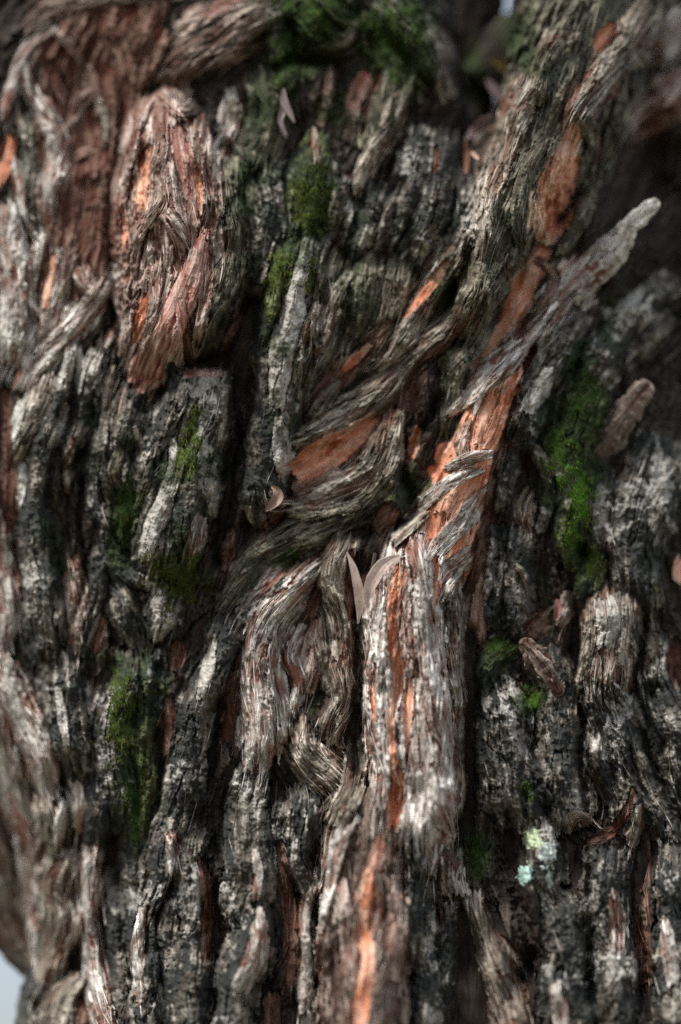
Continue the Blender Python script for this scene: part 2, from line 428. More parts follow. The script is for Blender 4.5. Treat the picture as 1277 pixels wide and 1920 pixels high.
# --- right limb
R('g', "1012,120,20 965,200,30 932,290,31 910,385,28 898,480,16", h=30)
R('g', "1235,10,40 1186,90,42 1134,152,37 1094,205,34 1066,262,16", h=42, lift=2)
R('g', "1040,60,20 1010,130,24 1000,200,14", h=24)
R('o', "1160,40,8 1138,66,15 1112,98,11", h=8, lift=4)
R('r', "1092,140,10 1066,195,14 1052,235,8", h=10, lift=3)
R('o', "1082,220,8 1062,290,28 1042,350,40 1036,410,34 1022,462,14", h=12, lift=6, n='inner_bark', label='oval of bare orange bark on the limb')
R('y', "998,358,3 991,405,9 985,440,5", h=10, lift=16, proud=True, label='pale orange splinter')
R('y', "1000,366,3 1010,420,10 1024,462,11", h=10, lift=18, proud=True, label='pale orange splinter')
R('G', "1098,220,12 1114,300,17 1104,370,18 1078,435,15 1046,480,8", h=32, lift=4)
R('G', "1020,262,10 985,340,16 972,410,16 975,460,9", h=24, lift=4)
R('r', "1156,200,10 1134,260,15 1118,310,8", h=10, lift=2)
R('G', "1196,100,20 1172,200,24 1150,275,22 1128,345,12", h=32)
R('q', "1300,140,32 1250,190,32 1200,225,20", h=36, lift=20)
R('r', "1270,210,24 1225,235,20 1190,260,10", h=20, lift=20)
R('p', "1290,20,28 1262,70,26 1250,110,12", h=26, lift=10)
R('b', "1150,360,24 1120,430,26 1090,490,16", h=20)
R('o', "1030,455,14 988,530,27 952,592,27 918,636,23 868,692,12", h=14, lift=2, n='inner_bark', label='orange channel running down the limb')
R('G', "968,470,14 934,560,21 894,640,22 850,705,12", h=32, lift=4)
R('p', "1160,450,22 1140,470,27 1090,522,31 1040,572,30 1000,622,29 950,672,28 900,722,22 842,782,8", h=44, lift=16, label='rope of grey bark running down from a broken limb end')
R('r', "1090,545,12 1050,600,16 1010,665,18 985,720,12", h=18, lift=2)
R('r', "1000,480,8 1040,520,12 1010,580,14 960,640,10", h=20, lift=14)
# --- orange column
R('p', "835,880,8 872,862,13 925,852,7", h=9, lift=6)
R('p', "760,975,8 800,935,14 852,900,13 905,880,6", h=7, lift=5)
R('g', "735,1020,10 770,985,14 800,962,7", h=14, lift=6)
R('p', "918,915,10 882,962,20 838,1010,18 800,1050,8", h=8, lift=5)
R('p', "895,1025,10 848,1072,23 818,1125,18", h=8, lift=6)
R('q', "880,790,8 868,835,14 876,870,8", h=14, lift=6)
R('r', "978,735,10 950,830,14 934,900,18 916,975,18 900,1065,20 886,1150,10", h=26)
R('k', "912,1070,12 903,1130,18 896,1190,18 892,1215,8", h=14, lift=6, label='pink bare strip beside the dark gap')
R('o', "935,720,10 905,790,16 890,840,12", h=14, lift=6)
# --- tall pale column
R('p', "740,1095,14 724,1160,26 712,1240,31 708,1330,31 716,1420,30 722,1520,20", h=26, lift=2)
R('o', "752,1050,10 742,1130,19 742,1200,16 746,1260,12 737,1330,11 741,1410,12 747,1480,14 734,1560,14", h=6, lift=5, n='inner_bark', label='long thin orange streak')
R('o', "770,1230,5 767,1310,10 758,1390,9 750,1430,5", h=5, lift=6)
R('o', "704,1240,3 700,1300,5 702,1360,3", h=5, lift=6)
R('p', "778,1000,16 792,1090,27 800,1200,33 812,1300,34 822,1400,34 828,1490,32 842,1560,14", h=26, lift=2)
R('g', "850,1080,14 858,1200,17 862,1320,18 866,1420,18 862,1540,12", h=24)
R('q', "766,1120,8 760,1190,12 772,1270,10", h=14, lift=5)
R('p', "752,1300,6 748,1370,10 752,1440,8", h=12, lift=6)
R('o', "815,1040,6 822,1090,8 812,1140,5", h=7, lift=8)
# --- lower column
R('p', "660,1525,16 634,1590,16 616,1680,11 596,1750,8", h=22, lift=4)
R('o', "716,1560,10 694,1650,18 682,1740,20 690,1800,15 680,1860,19 668,1990,14", h=8, lift=5, n='inner_bark', label='deep orange streak low on the trunk')
R('q', "700,1620,5 715,1690,9 700,1760,5", h=10, lift=8)
R('q', "640,1650,10 650,1740,16 655,1830,14", h=14, lift=4)
R('q', "735,1640,14 745,1740,18 735,1840,16", h=16, lift=4)
R('d', "775,1570,16 782,1660,22 788,1760,26 800,1860,28 800,1990,28", h=30, lift=2, cap=(1, 0))
R('g', "850,1585,18 852,1630,28 850,1680,24", h=40, lift=6, n='bark_knob')
R('d', "850,1690,18 852,1780,22 845,1870,20", h=20)
# --- left middle
R('d', "134,640,12 126,690,13 114,740,15 94,792,17 76,850,24 62,920,27 66,1000,30 76,1080,33 78,1160,36 88,1250,26", h=40, lift=2)
R('g', "96,680,28 76,755,34 46,820,27 20,870,12", h=26)
R('w', "42,750,8 28,810,11 18,860,9", h=14, lift=8)
R('w', "40,868,12 34,920,14 28,960,6", h=12, lift=8)
R('r', "8,720,14 12,840,14 15,920,19 8,1010,14", h=14)
R('w', "146,650,7 150,695,9 148,740,4", h=10, lift=10)
R('d', "190,660,18 166,730,24 150,800,22 118,880,14", h=28)
R('w', "125,760,6 112,800,9 92,840,7", h=8, lift=10)
R('g', "136,820,8 128,870,9 126,925,6", h=14, lift=6)
R('g', "208,685,7 200,730,10 200,765,6", h=12, lift=10)
R('d', "198,770,9 187,830,15 172,882,15 172,935,13 196,992,8", h=22, lift=8)
R('d', "255,715,26 232,790,34 216,860,32 222,935,22", h=30)
R('g', "226,840,8 214,880,13 228,920,8", h=14, lift=5)
R('g', "255,800,6 262,840,10 250,880,6", h=14, lift=6)
R('m', "312,675,10 326,705,12 322,745,6", h=22, lift=18)
R('k', "335,700,10 375,697,9 425,700,8", h=10, lift=6, label='pink torn top edge of the mossy plate')
R('w', "322,735,8 306,775,17 296,815,10", h=12, lift=4)
R('d', "345,715,16 312,790,23 272,862,24 242,932,27 228,1010,20", h=34, lift=4)
R('w', "322,820,8 330,870,14 316,922,17 292,982,20 268,1050,14", h=20, lift=5)
R('d', "398,790,22 362,880,27 350,960,31 352,1045,22", h=26, lift=3)
R('p', "378,965,12 366,1010,20 352,1050,12", h=12, lift=6)
R('d', "196,945,14 206,1030,18 242,1082,19 282,1100,9", h=24, lift=5)
R('w', "240,1075,8 270,1090,12 290,1105,7", h=10, lift=10)
R('d', "186,1010,12 182,1100,15 166,1180,11 152,1235,6", h=22, lift=4)
R('p', "186,1150,5 170,1190,7 154,1228,4", h=12, lift=10)
R('p', "196,1160,6 188,1195,8 180,1225,4", h=12, lift=10)
R('q', "138,1040,12 146,1130,20 146,1240,10", h=16)
R('d', "218,1095,20 238,1165,24 256,1220,16", h=26, lift=2)
R('d', "318,1095,24 302,1160,27 290,1200,14", h=30, lift=2)
R('d', "238,1220,28 226,1300,34 216,1380,34 234,1460,34 238,1560,22", h=40, lift=2)
R('m', "284,1220,24 276,1320,27 262,1400,27 266,1500,27 272,1620,16", h=30)
R('r', "332,1190,10 332,1225,17 324,1262,10", h=10)
R('r', "318,1300,10 312,1360,15 306,1420,9", h=10)
R('r', "436,1250,12 430,1320,20 424,1400,12", h=12)
R('d', "450,1140,26 412,1230,30 377,1300,32 362,1380,36 346,1460,36 320,1530,30 296,1600,27 280,1700,27 266,1800,27 268,1990,30", h=50, lift=2, cap=(1, 0))
R('w', "400,1200,8 388,1260,13 375,1310,8", h=10, lift=6)
R('p', "318,1560,10 326,1600,15 322,1640,9", h=18, lift=10)
R('p', "268,1700,8 258,1780,12 262,1880,10", h=12, lift=6)
# --- left edge
R('p', "-8,960,14 4,1060,19 14,1140,20 12,1220,14", h=26, lift=4)
R('p', "-12,1210,22 20,1300,28 52,1370,31 78,1430,27 92,1500,14", h=34, lift=4)
R('p', "-5,1330,16 10,1420,22 24,1500,22 42,1570,22 52,1650,19 56,1730,15 64,1810,8", h=28, lift=4)
R('d', "112,1220,36 122,1340,38 142,1430,32 150,1490,16", h=34)
R('w', "108,1290,6 118,1345,10 126,1400,6", h=10, lift=6)
R('g', "80,1480,22 92,1550,34 76,1620,20", h=30)
R('p', "122,1500,8 112,1560,11 112,1610,6", h=16, lift=10)
R('p', "178,1570,22 168,1660,25 166,1740,15 182,1830,18 212,1990,22", h=36, cap=(1, 0))
R('d', "182,1440,28 188,1530,32 186,1610,18", h=30)
R('p', "140,1440,18 150,1500,18 148,1560,12", h=24)
R('d', "66,1835,24 44,1880,26 42,1990,26", h=36, cap=(1, 0))
R('g', "156,1830,22 116,1880,26 72,1990,26", h=34, lift=4, cap=(1, 0))
R('p', "172,1820,12 186,1880,20 216,1990,24", h=28, lift=4, cap=(1, 0))
R('r', "150,1870,10 152,1930,16 150,1990,14", h=14, lift=4, cap=(1, 0))
# --- middle, left of the pale column
R('p', "542,1048,12 488,1092,28 448,1142,14", h=22, lift=8, label='pale plank of bark')
R('p', "608,1050,18 545,1102,32 502,1152,36 482,1222,37 482,1300,34 488,1380,36 480,1450,24", h=44)
R('p', "568,1170,8 546,1228,15 562,1285,12 548,1345,7", h=18, lift=4)
R('p', "520,1180,8 515,1260,14 530,1330,14 535,1395,12", h=16, lift=6)
R('g', "648,1000,22 624,1080,29 642,1150,32 654,1230,30 642,1310,30 616,1395,20", h=38)
R('g', "602,1195,8 620,1250,16 628,1310,13", h=18, lift=5)
R('r', "598,1095,7 588,1130,13 580,1165,8", h=10, lift=2)
R('q', "594,1160,10 592,1230,25 574,1300,14", h=14, lift=2)
R('r', "662,1025,7 656,1110,11 660,1170,6", h=8, lift=6)
R('d', "508,1190,8 530,1215,10 548,1235,6", h=8, lift=9)
R('g', "560,1330,14 566,1390,27 604,1445,37 645,1495,24", h=34)
R('g', "668,1380,18 656,1470,30 622,1545,24", h=34)
R('d', "568,1470,36 562,1560,36 572,1640,26 592,1700,12", h=36)
R('r', "522,1570,10 540,1680,15 548,1790,14 540,1860,8", h=12)
R('p', "602,1590,6 596,1655,11 574,1710,10 576,1800,12 570,1900,10", h=20, lift=4)
R('p', "490,1700,8 482,1790,20 450,1860,16", h=20, lift=6)
R('r', "512,1850,14 508,1920,20 500,1990,16", h=14, cap=(1, 0))
R('r', "378,1600,10 390,1700,15 386,1810,10", h=10, lift=4)
R('p', "478,1590,6 484,1640,10 480,1690,6", h=12, lift=8)
# --- right middle and right
R('d', "1265,520,30 1200,575,33 1154,640,31 1112,702,31 1074,755,20", h=42)
R('d', "1260,590,20 1208,642,22 1160,692,16", h=24, lift=2)
R('d', "1090,580,28 1044,655,35 1012,722,38 992,790,35 972,845,22", h=40)
R('w', "1030,690,10 1010,735,18 985,775,12", h=12, lift=6)
R('d', "966,835,12 948,895,16 934,965,9", h=24, lift=8)
R('d', "972,838,8 1004,848,13 1028,890,14 1028,950,15 1010,1000,9", h=28, lift=10)
R('g', "996,910,8 985,950,14 990,1000,8", h=22, lift=4)
R('m', "1116,700,34 1084,790,40 1062,860,44 1082,930,40 1072,1000,33 1078,1070,18", h=40)
R('d', "932,980,14 926,1080,24 920,1180,16", h=26)
R('d', "986,990,26 962,1080,25 972,1155,28 958,1200,14", h=28)
R('g', "968,1060,6 984,1080,9 988,1110,5", h=16, lift=10)
R('m', "1122,1040,16 1106,1085,25 1082,1120,8", h=34, lift=10)
R('r', "1040,1140,16 1008,1175,28 985,1200,14", h=16)
R('q', "1068,1110,10 1058,1150,16 1046,1175,7", h=16, lift=4)
R('m', "960,1205,20 925,1235,30 900,1300,16", h=26)
R('d', "905,1330,20 912,1400,30 920,1480,26", h=26)
R('d', "1102,1270,18 1120,1330,26 1136,1400,42 1162,1470,38 1180,1550,24", h=40, lift=2)
R('d', "1140,1290,18 1170,1340,28 1202,1420,36 1234,1490,36 1270,1580,22", h=42, lift=4)
R('w', "1172,1345,12 1190,1390,20 1205,1430,12", h=12, lift=5)
R('d', "1225,1270,28 1262,1370,34 1295,1480,32", h=38)
R('d', "1205,1170,28 1222,1250,32 1240,1320,18", h=30)
R('w', "1130,1120,18 1142,1165,24 1136,1215,16", h=10, lift=3)
R('r', "1190,1470,6 1176,1520,10 1146,1558,11 1095,1585,6", h=8, lift=5)
R('g', "1060,1560,12 1082,1530,16 1105,1545,12", h=18, lift=6)
R('g', "1200,1510,10 1188,1550,15 1180,1590,8", h=16, lift=8)
R('r', "1268,1190,10 1262,1240,14 1270,1290,8", h=8)
R('o', "1285,1040,14 1272,1070,14 1280,1100,8", h=10, lift=6)
R('g', "888,1670,14 908,1770,27 946,1870,30 975,1990,28", h=32, cap=(1, 0))
R('b', "945,1560,20 972,1650,24 990,1740,22 1000,1820,14", h=18)
R('r', "1214,1570,10 1202,1700,15 1216,1850,14", h=10)
R('p', "1150,1670,8 1155,1730,18 1160,1790,12", h=14, lift=6)
R('p', "1245,1720,10 1255,1790,16 1262,1850,10", h=12, lift=6)
R('p', "1040,1840,10 1050,1900,16 1060,1990,12", h=12, lift=6)
R('d', "1130,880,22 1120,980,28 1140,1060,20", h=26)
R('b', "1250,420,34 1180,500,34 1130,570,20", h=18)

# ------------------------------------------------------------------ tree
def thing(name, label, cat, loc, group=None):
    o = bpy.data.objects.new(name, None); C.objects.link(o)
    o.location = loc; o["label"] = label; o["category"] = cat
    if group: o["group"] = group
    return o

tree = thing("paperbark_tree", "massive old paperbark trunk with grey peeling bark, moss and orange inner bark filling the view", "tree", ROOT_AT)

def catmull(P, step):
    d = np.r_[0, np.cumsum(np.hypot(np.diff(P[:, 0]), np.diff(P[:, 1])))]
    n = max(8, int(d[-1] / step))
    u = np.linspace(0, d[-1], n)
    Q = np.vstack([2 * P[0] - P[1], P, 2 * P[-1] - P[-2]])
    dd = np.r_[d[0] - (d[1] - d[0]), d, d[-1] + d[-1] - d[-2]]
    k = np.clip(np.searchsorted(d, u, side='right') - 1, 0, len(d) - 2)
    p0, p1, p2, p3 = Q[k], Q[k + 1], Q[k + 2], Q[k + 3]
    t0, t1, t2, t3 = dd[k][:, None], dd[k + 1][:, None], dd[k + 2][:, None], dd[k + 3][:, None]
    m1 = (p2 - p0) / (t2 - t0); m2 = (p3 - p1) / (t3 - t1)
    w = ((u[:, None] - t1) / (t2 - t1)); L = t2 - t1
    out = (2 * w**3 - 3 * w**2 + 1) * p1 + (w**3 - 2 * w**2 + w) * L * m1 + (-2 * w**3 + 3 * w**2) * p2 + (w**3 - w**2) * L * m2
    out[:, 2] = np.maximum(out[:, 2], 2.0)
    return out, u

def smooth1(v, k):
    k = max(1, int(k)) | 1
    p = np.pad(v, k // 2, mode='edge')
    return np.convolve(p, np.ones(k) / k, 'valid')

# ---- the closed core of the trunk, down to the ground; the detailed bark lies over its front
def build_core():
    m = Mesh()
    ys = np.concatenate([np.arange(-260, 2300, 24), np.linspace(2310, 4300, 60)])
    a = np.linspace(-180, 180, 181) * math.pi / 180
    A, Y = np.meshgrid(a, ys)
    yc = np.minimum(Y, 2300)
    xl = lerp(yc, XL_Y, XL_X); xr = lerp(yc, [-300, 600, 2300], [1620, 1600, 1650])
    xc = (xl + xr) / 2; hw = (xr - xl) / 2
    S = np.sin(A)
    X = xc + hw * S * .985
    top = -260 + 500 * np.exp(-((X - 905) / 62) ** 4)
    Yt = np.maximum(Y, top)
    hf = form(X, np.minimum(Yt, 2300)) - 60
    below = np.clip((Yt - 2000) / 150, 0, 1)
    hf = hf + 60 * below
    hb = form(xc, yc) - 1000 + 430 * (1 - np.abs(S))
    Hh = np.where(np.abs(A) <= math.pi / 2, hf, np.minimum(hb, hf))
    fb, lay = fibre(Yt, X + 0 * Yt, 900)
    Hh = Hh + fb * 1.5 * (np.abs(A) < 1.5)
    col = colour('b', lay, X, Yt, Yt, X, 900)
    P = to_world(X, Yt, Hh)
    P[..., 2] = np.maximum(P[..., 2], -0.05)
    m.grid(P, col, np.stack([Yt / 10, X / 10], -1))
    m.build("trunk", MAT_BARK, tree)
build_core()

# ---- the bark surface, a height field over the form of the trunk
G = 1.6
X0, Y0, X1, Y1 = -110, -110, 1390, 2040
NX, NY = int((X1 - X0) / G), int((Y1 - Y0) / G)
GX, GY = np.meshgrid(X0 + G * np.arange(NX), Y0 + G * np.arange(NY))
NBODY = 21
BIG = 1e9
LV = [np.zeros((NY, NX)) for _ in range(3)]               # height of the best ridge of each level
OW = [np.full((NY, NX), -1, np.int32) for _ in range(3)]
RELM = np.zeros((NY, NX)); CUT = np.zeros((NY, NX)); CUTO = np.full((NY, NX), -1, np.int32)
NEAR = np.full((NY, NX), BIG)                             # nearest flow
FO = np.full((NY, NX), -1, np.int32)                      # whose flow
ST = {}                                                   # flow coordinates kept per ridge

def raster(P, ext, mw):
    """flow coordinates around a centreline: bbox slices, s, t, w, dir"""
    cl, u = catmull(P, 1.2)
    L = u[-1]
    tx = np.gradient(cl[:, 0], u); ty = np.gradient(cl[:, 1], u)
    tl = np.hypot(tx, ty) + 1e-9; tx /= tl; ty /= tl
    tx = smooth1(tx, 21); ty = smooth1(ty, 21)
    ne = int(ext / 1.2)
    pre = np.arange(-ne, 0) * 1.2; post = np.arange(1, ne + 1) * 1.2
    cx = np.r_[cl[0, 0] + pre * tx[0], cl[:, 0], cl[-1, 0] + post * tx[-1]]
    cy = np.r_[cl[0, 1] + pre * ty[0], cl[:, 1], cl[-1, 1] + post * ty[-1]]
    ss = np.r_[pre, u, L + post]
    ww = np.r_[np.full(ne, cl[0, 2]), cl[:, 2], np.full(ne, cl[-1, 2])]
    dx = np.r_[np.full(ne, tx[0]), tx, np.full(ne, tx[-1])]; dy = np.r_[np.full(ne, ty[0]), ty, np.full(ne, ty[-1])]
    tm = ww.max() * 1.25 + mw
    t = np.arange(-tm, tm, 1.15)
    t = t[np.argsort(-np.abs(t))]
    px = cx[None, :] - dy[None, :] * t[:, None]; py = cy[None, :] + dx[None, :] * t[:, None]
    ix = np.rint((px - X0) / G).astype(int); iy = np.rint((py - Y0) / G).astype(int)
    ok = (ix >= 0) & (iy >= 0) & (ix < NX) & (iy < NY)
    if not ok.any(): return None
    i0, i1, j0, j1 = iy[ok].min(), iy[ok].max() + 1, ix[ok].min(), ix[ok].max() + 1
    shp = (i1 - i0, j1 - j0)
    i0 = max(i0 - 2, 0); j0 = max(j0 - 2, 0); i1 = min(i1 + 2, NY); j1 = min(j1 + 2, NX); shp = (i1 - i0, j1 - j0)
    S = np.full(shp, np.nan); T = np.full(shp, np.nan); W = np.ones(shp); DX = np.zeros(shp); DY = np.zeros(shp)
    full = lambda v: np.broadcast_to(v[None, :], ix.shape)[ok]
    yy, xx = iy[ok] - i0, ix[ok] - j0
    S[yy, xx] = full(ss); T[yy, xx] = np.broadcast_to(t[:, None], ix.shape)[ok]; W[yy, xx] = full(ww)
    DX[yy, xx] = full(dx); DY[yy, xx] = full(dy)
    for _ in range(2):                                    # close pin holes
        bad = np.isnan(S)
        if not bad.any(): break
        for ax, sh in ((0, 1), (0, -1), (1, 1), (1, -1)):
            r_ = [np.roll(v, sh, ax) for v in (S, T, W, DX, DY)]
            fill_ = np.isnan(S) & ~np.isnan(r_[0])
            if ax == 0: fill_[0 if sh == 1 else -1, :] = False
            else: fill_[:, 0 if sh == 1 else -1] = False
            for v, q in zip((S, T, W, DX, DY), r_): v[fill_] = q[fill_]
    return (slice(i0, i1), slice(j0, j1)), S, T, W, DX, DY, L

FS = np.zeros((NY, NX)); FT = np.zeros((NY, NX)); FDX = np.zeros((NY, NX)); FDY = np.ones((NY, NX)); FW = np.full((NY, NX), 20.0)
FS[:] = GY; FT[:] = GX
PRI = np.full((NY, NX), BIG)

for i, r in enumerate(RL):
    if r['n'] == 'branch_stub' and r.get('tube'): continue
    wm = r['P'][:, 2].mean(); kind = r['kind']
    body = i < NBODY
    gash = (kind in 'okr') and not body and wm < 36 and not r.get('proud')
    lev = 0 if body else (2 if (wm < 13.5 or gash or r['lift'] >= 4) else 1)
    PP = r['P']
    if kind in 'dGgbm' and not gash and len(PP) >= 3 and not r['label']:
        q_, u_ = catmull(PP, 24)
        a_ = min(15, .4 * wm) * (1 if PP[:, 1].mean() > 1150 else .5)
        q_ = q_.copy(); q_[:, 0] += a_ * noise(u_ / 95, 0 * u_ + i * 1.7, 91) + .4 * a_ * noise(u_ / 40, 0 * u_ + i * 1.7, 92)
        q_[:, 2] *= 1 + .32 * noise(u_ / 80, 0 * u_ + i * 2.3, 93)
        PP = q_
    res = raster(PP, wm * 1.2 + 30, 26)
    if res is None: continue
    sl, S, T, W, DX, DY, L = res
    X, Y = GX[sl], GY[sl]
    ok = ~np.isnan(S)
    Sn = np.where(ok, S, 0); Tn = np.where(ok, T, BIG)
    so, to = Sn + 911.0 * i, np.where(ok, T, 0) + 577.0 * i
    # torn outline: long fibres end at different places
    tear = .55 * noise(so / 60, to / 22, 61) + .40 * noise(so / 30, to / 8, 62) + .28 * noise(so / 13, to / 4.2, 63)
    amp = min(.34, .10 + 5.0 / wm)
    if gash: amp = .5
    elif lev == 2 and kind in 'pgq' and wm < 26: amp = max(amp, .42)
    rel = np.abs(Tn) / W + tear * amp
    fray = (noise(to / 10 + so / 60, 0 * so + i, 64) + .8 * noise(to / 4.5, so / 40, 65)) * min(18, 6 + .5 * wm)
    tl_ = wm * (1.5 if not body else 1.1) + 14
    c0, c1 = r['cap']
    e0 = sstep(Sn + fray * .6, -.25 * tl_, tl_) if c0 >= .5 else (sstep(Sn + fray * .35, -4, 9) if c0 > 0 else np.ones(Sn.shape))
    e1 = sstep(L - Sn + fray * .6, -.25 * tl_, tl_) if c1 > 0 else np.ones(Sn.shape)
    e = e0 * e1
    q = np.clip(1 - rel * rel, 0, 1)
    h = r['h'] if r['h'] is not None else .6 * wm
    if lev == 0:
        bump = q ** .62 * e * h
    elif lev == 1:
        ex = .62 + .35 * noise(so / 130, np.sign(Tn) * 3.3 + i, 66)
        bump = (q ** np.clip(ex, .35, 1.2)) * e * h * .85
    else:
        step = sstep(1 - rel, 0, .22)
        bump = (step * min(5, .35 * h) + q ** .7 * h * .5) * np.sqrt(e) * (e > .02)
    m = ok & (rel < 1) & (e > .10)
    if gash:
        dep = min(15, 7 + .2 * wm)
        inside = sstep(1.02 - rel, 0, .20) * sstep(e, .18, .5)
        cut = np.where(ok, inside * dep, 0)
        up = cut > np.maximum(CUT[sl], .8)
        CUT[sl] = np.where(up, cut, CUT[sl])
        # ridges listed earlier give way to the gash
        CUTO[sl] = np.where(ok & (inside > .45), i, CUTO[sl])
        m = ok & (inside > .30)
        RELM[sl] = np.where(ok & (inside > .45), np.abs(Tn) / W + .5 * (1 - e), RELM[sl])
        pr = np.where(m, -1000.0 - i, BIG)
    else:
        cur = LV[lev][sl]
        up = m & (bump > cur)
        LV[lev][sl] = np.where(up, bump, cur)
        OW[lev][sl] = np.where(up, i, OW[lev][sl])
        if lev >= 1:                                       # a later strip covers an earlier gash
            cov = up & (bump > 4) & (CUTO[sl] >= 0)
            CUTO[sl] = np.where(cov, -1, CUTO[sl]); CUT[sl] = np.where(cov, 0, CUT[sl])
        pr = np.where(up, -100.0 * (lev + 1), np.where(ok, rel + (0 if lev else .3) + 2 * (1 - e), BIG))
        # nothing else reaches above a higher level
    better = pr < PRI[sl]
    if lev == 1 and not gash:
        better |= up & (PRI[sl] > -250)
    for buf, v in ((FS, so), (FT, to), (FDX, DX), (FDY, DY), (FW, np.full(so.shape, wm))):
        buf[sl] = np.where(better, v, buf[sl])
    FO[sl] = np.where(better & ok, i, FO[sl])
    PRI[sl] = np.where(better, pr, PRI[sl])

# deep cracks between the big pieces: x, y, halfwidth ... ; depth
CRACKS = [("668,1130,9 674,1230,12 664,1340,12 668,1430,14 690,1500,10", 44), ("884,1170,10 880,1300,13 878,1420,13 880,1510,14 866,1570,14", 46),
          ("866,1700,10 876,1790,24 880,1900,26 884,2030,26", 55), ("484,540,10 462,640,16 452,720,16 440,800,14 428,900,13 414,1000,12 398,1080,10", 34),
          ("230,250,7 208,360,9 203,470,9 212,560,8 222,640,7", 24), ("330,695,8 400,682,12 450,650,13 478,600,10", 30),
          ("270,180,8 310,160,10 360,168,8", 26), ("868,240,10 884,380,11 872,500,10 840,590,9", 26), ("830,730,9 800,790,9 760,880,10 775,955,11 742,1000,10", 26),
          ("945,940,8 930,1060,8 915,1150,9", 20), ("1186,1340,8 1232,1450,9 1285,1560,9", 26), ("1118,1340,7 1146,1430,8 1176,1520,8", 22),
          ("588,1590,8 596,1690,11 586,1760,8", 34), ("205,1560,10 212,1640,18 238,1760,14 262,1900,10", 34), ("300,1230,9 290,1340,10 300,1450,10 285,1540,9", 24),
          ("556,1330,9 545,1390,11 552,1430,8", 26), ("640,1000,8 690,1000,13 700,1015,8", 26), ("1085,1010,8 1090,1050,9", 26), ("985,840,5 1000,900,10 985,960,8", 24),
          ("420,1290,7 400,1400,8 395,1500,8", 22), ("160,880,6 150,980,7 158,1080,7 130,1180,6", 18), ("505,130,8 560,110,14 620,118,12 650,110,8", 30),
          ("1040,430,8 1110,330,14 1160,260,10", 24), ("1096,1330,7 1088,1430,8 1100,1540,8", 26), ("1070,1100,8 1078,1180,9 1082,1270,8", 30), ("1205,1130,8 1202,1220,9 1188,1290,8", 28), ("985,1330,7 980,1430,8 990,1520,8", 20), ("300,190,9 335,184,17 376,200,11", 30), ("1206,1580,9 1197,1700,12 1214,1860,11", 26), ("1108,1610,8 1104,1740,10 1110,1900,10", 24), ("1000,1380,7 1004,1460,9 1040,1545,9 1090,1560,7", 24), ("1100,1240,8 1095,1330,9 1115,1400,8", 22), ("400,1560,9 405,1700,10 395,1850,10", 22), ("170,700,7 168,800,8 120,900,8", 16), ("690,350,8 660,450,9 630,560,9", 18), ("760,330,7 730,430,8 700,510,8", 16), ("950,1500,8 960,1620,12 985,1740,12 1000,1830,9", 30)]
CRK = np.zeros((NY, NX))
low = sstep(GY, 1250, 1500)
MACRO = (1.6 - .1 * low) * LV[0] + (1.85 - .05 * low) * LV[1] + 1.25 * LV[2]
for pts, dep in CRACKS:
    P = np.array([[float(v) for v in p.split(',')] for p in pts.split()])
    res = raster(P, 10, 30)
    sl, S, T, W, DX, DY, L = res
    ok = ~np.isnan(S)
    tt = np.where(ok, T, 1e3) + 5 * noise(np.where(ok, S, 0) / 34, GX[sl] * 0, 71) + 3 * noise(GX[sl] / 12, GY[sl] / 12, 72)
    e = sstep(np.where(ok, S, -99), -8, 30) * sstep(L - np.where(ok, S, 1e4), -8, 30)
    MACRO[sl] -= 1.9 * dep * np.exp(-(tt / W) ** 2) * e
    CRK[sl] = np.maximum(CRK[sl], np.exp(-(tt / W) ** 2) * e)

OWN = OW[0].copy()
for k in (1, 2): OWN = np.where(OW[k] >= 0, OW[k], OWN)
OWN = np.where(CUTO >= 0, CUTO, OWN)
CRK = np.clip(CRK, 0, 1)
isg = np.array([(r['kind'] in 'okr') and j >= NBODY and r['P'][:, 2].mean() < 36 and not r['proud'] for j, r in enumerate(RL)] + [True])
near = (OWN < 0) & (FO >= 0) & ~isg[FO] & (PRI < 1.38 + .3 * noise(GX / 40, GY / 60, 67)) & (CRK < .35)
OWN = np.where(near, FO, OWN)
KOF = np.array([ord(r['kind']) for r in RL] + [ord('b')])  # open gaps and deep cracks fall back to the shade-darkened kind
WOF = np.array([r['P'][:, 2].mean() for r in RL] + [20.0])
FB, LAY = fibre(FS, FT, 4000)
KA = np.clip(.55 + WOF[OWN] / 70, .5, 1.0)
KA = np.where(GY > 1500, KA * 1.0, KA)
softm = np.isin(KOF[OWN], [ord('o'), ord('k')])
KA = np.where(softm, KA * .62, KA)
LAY = LAY - np.where(near, .10, 0)
LAY = np.where(softm, np.clip(LAY + .14, .1, 1), LAY)
CR = np.isin(KOF[OWN], [ord(c) for c in 'dmw'])
KA = np.where(CR, KA * .62, np.where(KOF[OWN] == ord('G'), KA * .85, KA))
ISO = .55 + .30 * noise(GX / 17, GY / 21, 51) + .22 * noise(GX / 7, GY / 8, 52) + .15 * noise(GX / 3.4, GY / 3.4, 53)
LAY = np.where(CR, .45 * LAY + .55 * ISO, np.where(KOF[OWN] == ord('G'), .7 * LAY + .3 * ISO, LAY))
ROUGH = np.zeros(OWN.shape)
for kk, v in dict(d=1.8, m=1.5, w=1.2, G=1.1, g=.7, b=1.2, p=.35, q=.4, u=.6, r=.6).items(): ROUGH[KOF[OWN] == ord(kk)] = v
FIS = np.abs(noise(FS / 190 + .25 * noise(FS / 30, FT / 12, 57), (FT + 9 * noise(FS / 70, FT / 40, 58)) / 34, 56))
NZ = 5.0 * noise(GX / 25, GY / 40, 60) - 7 * (1 - sstep(FIS, 0, .10)) * sstep(noise(GX / 90, GY / 110, 59), -.2, .1) + 2.8 * noise(GX / 11, GY / 12, 61) + 1.7 * noise(GX / 4.8, GY / 4.8, 62)
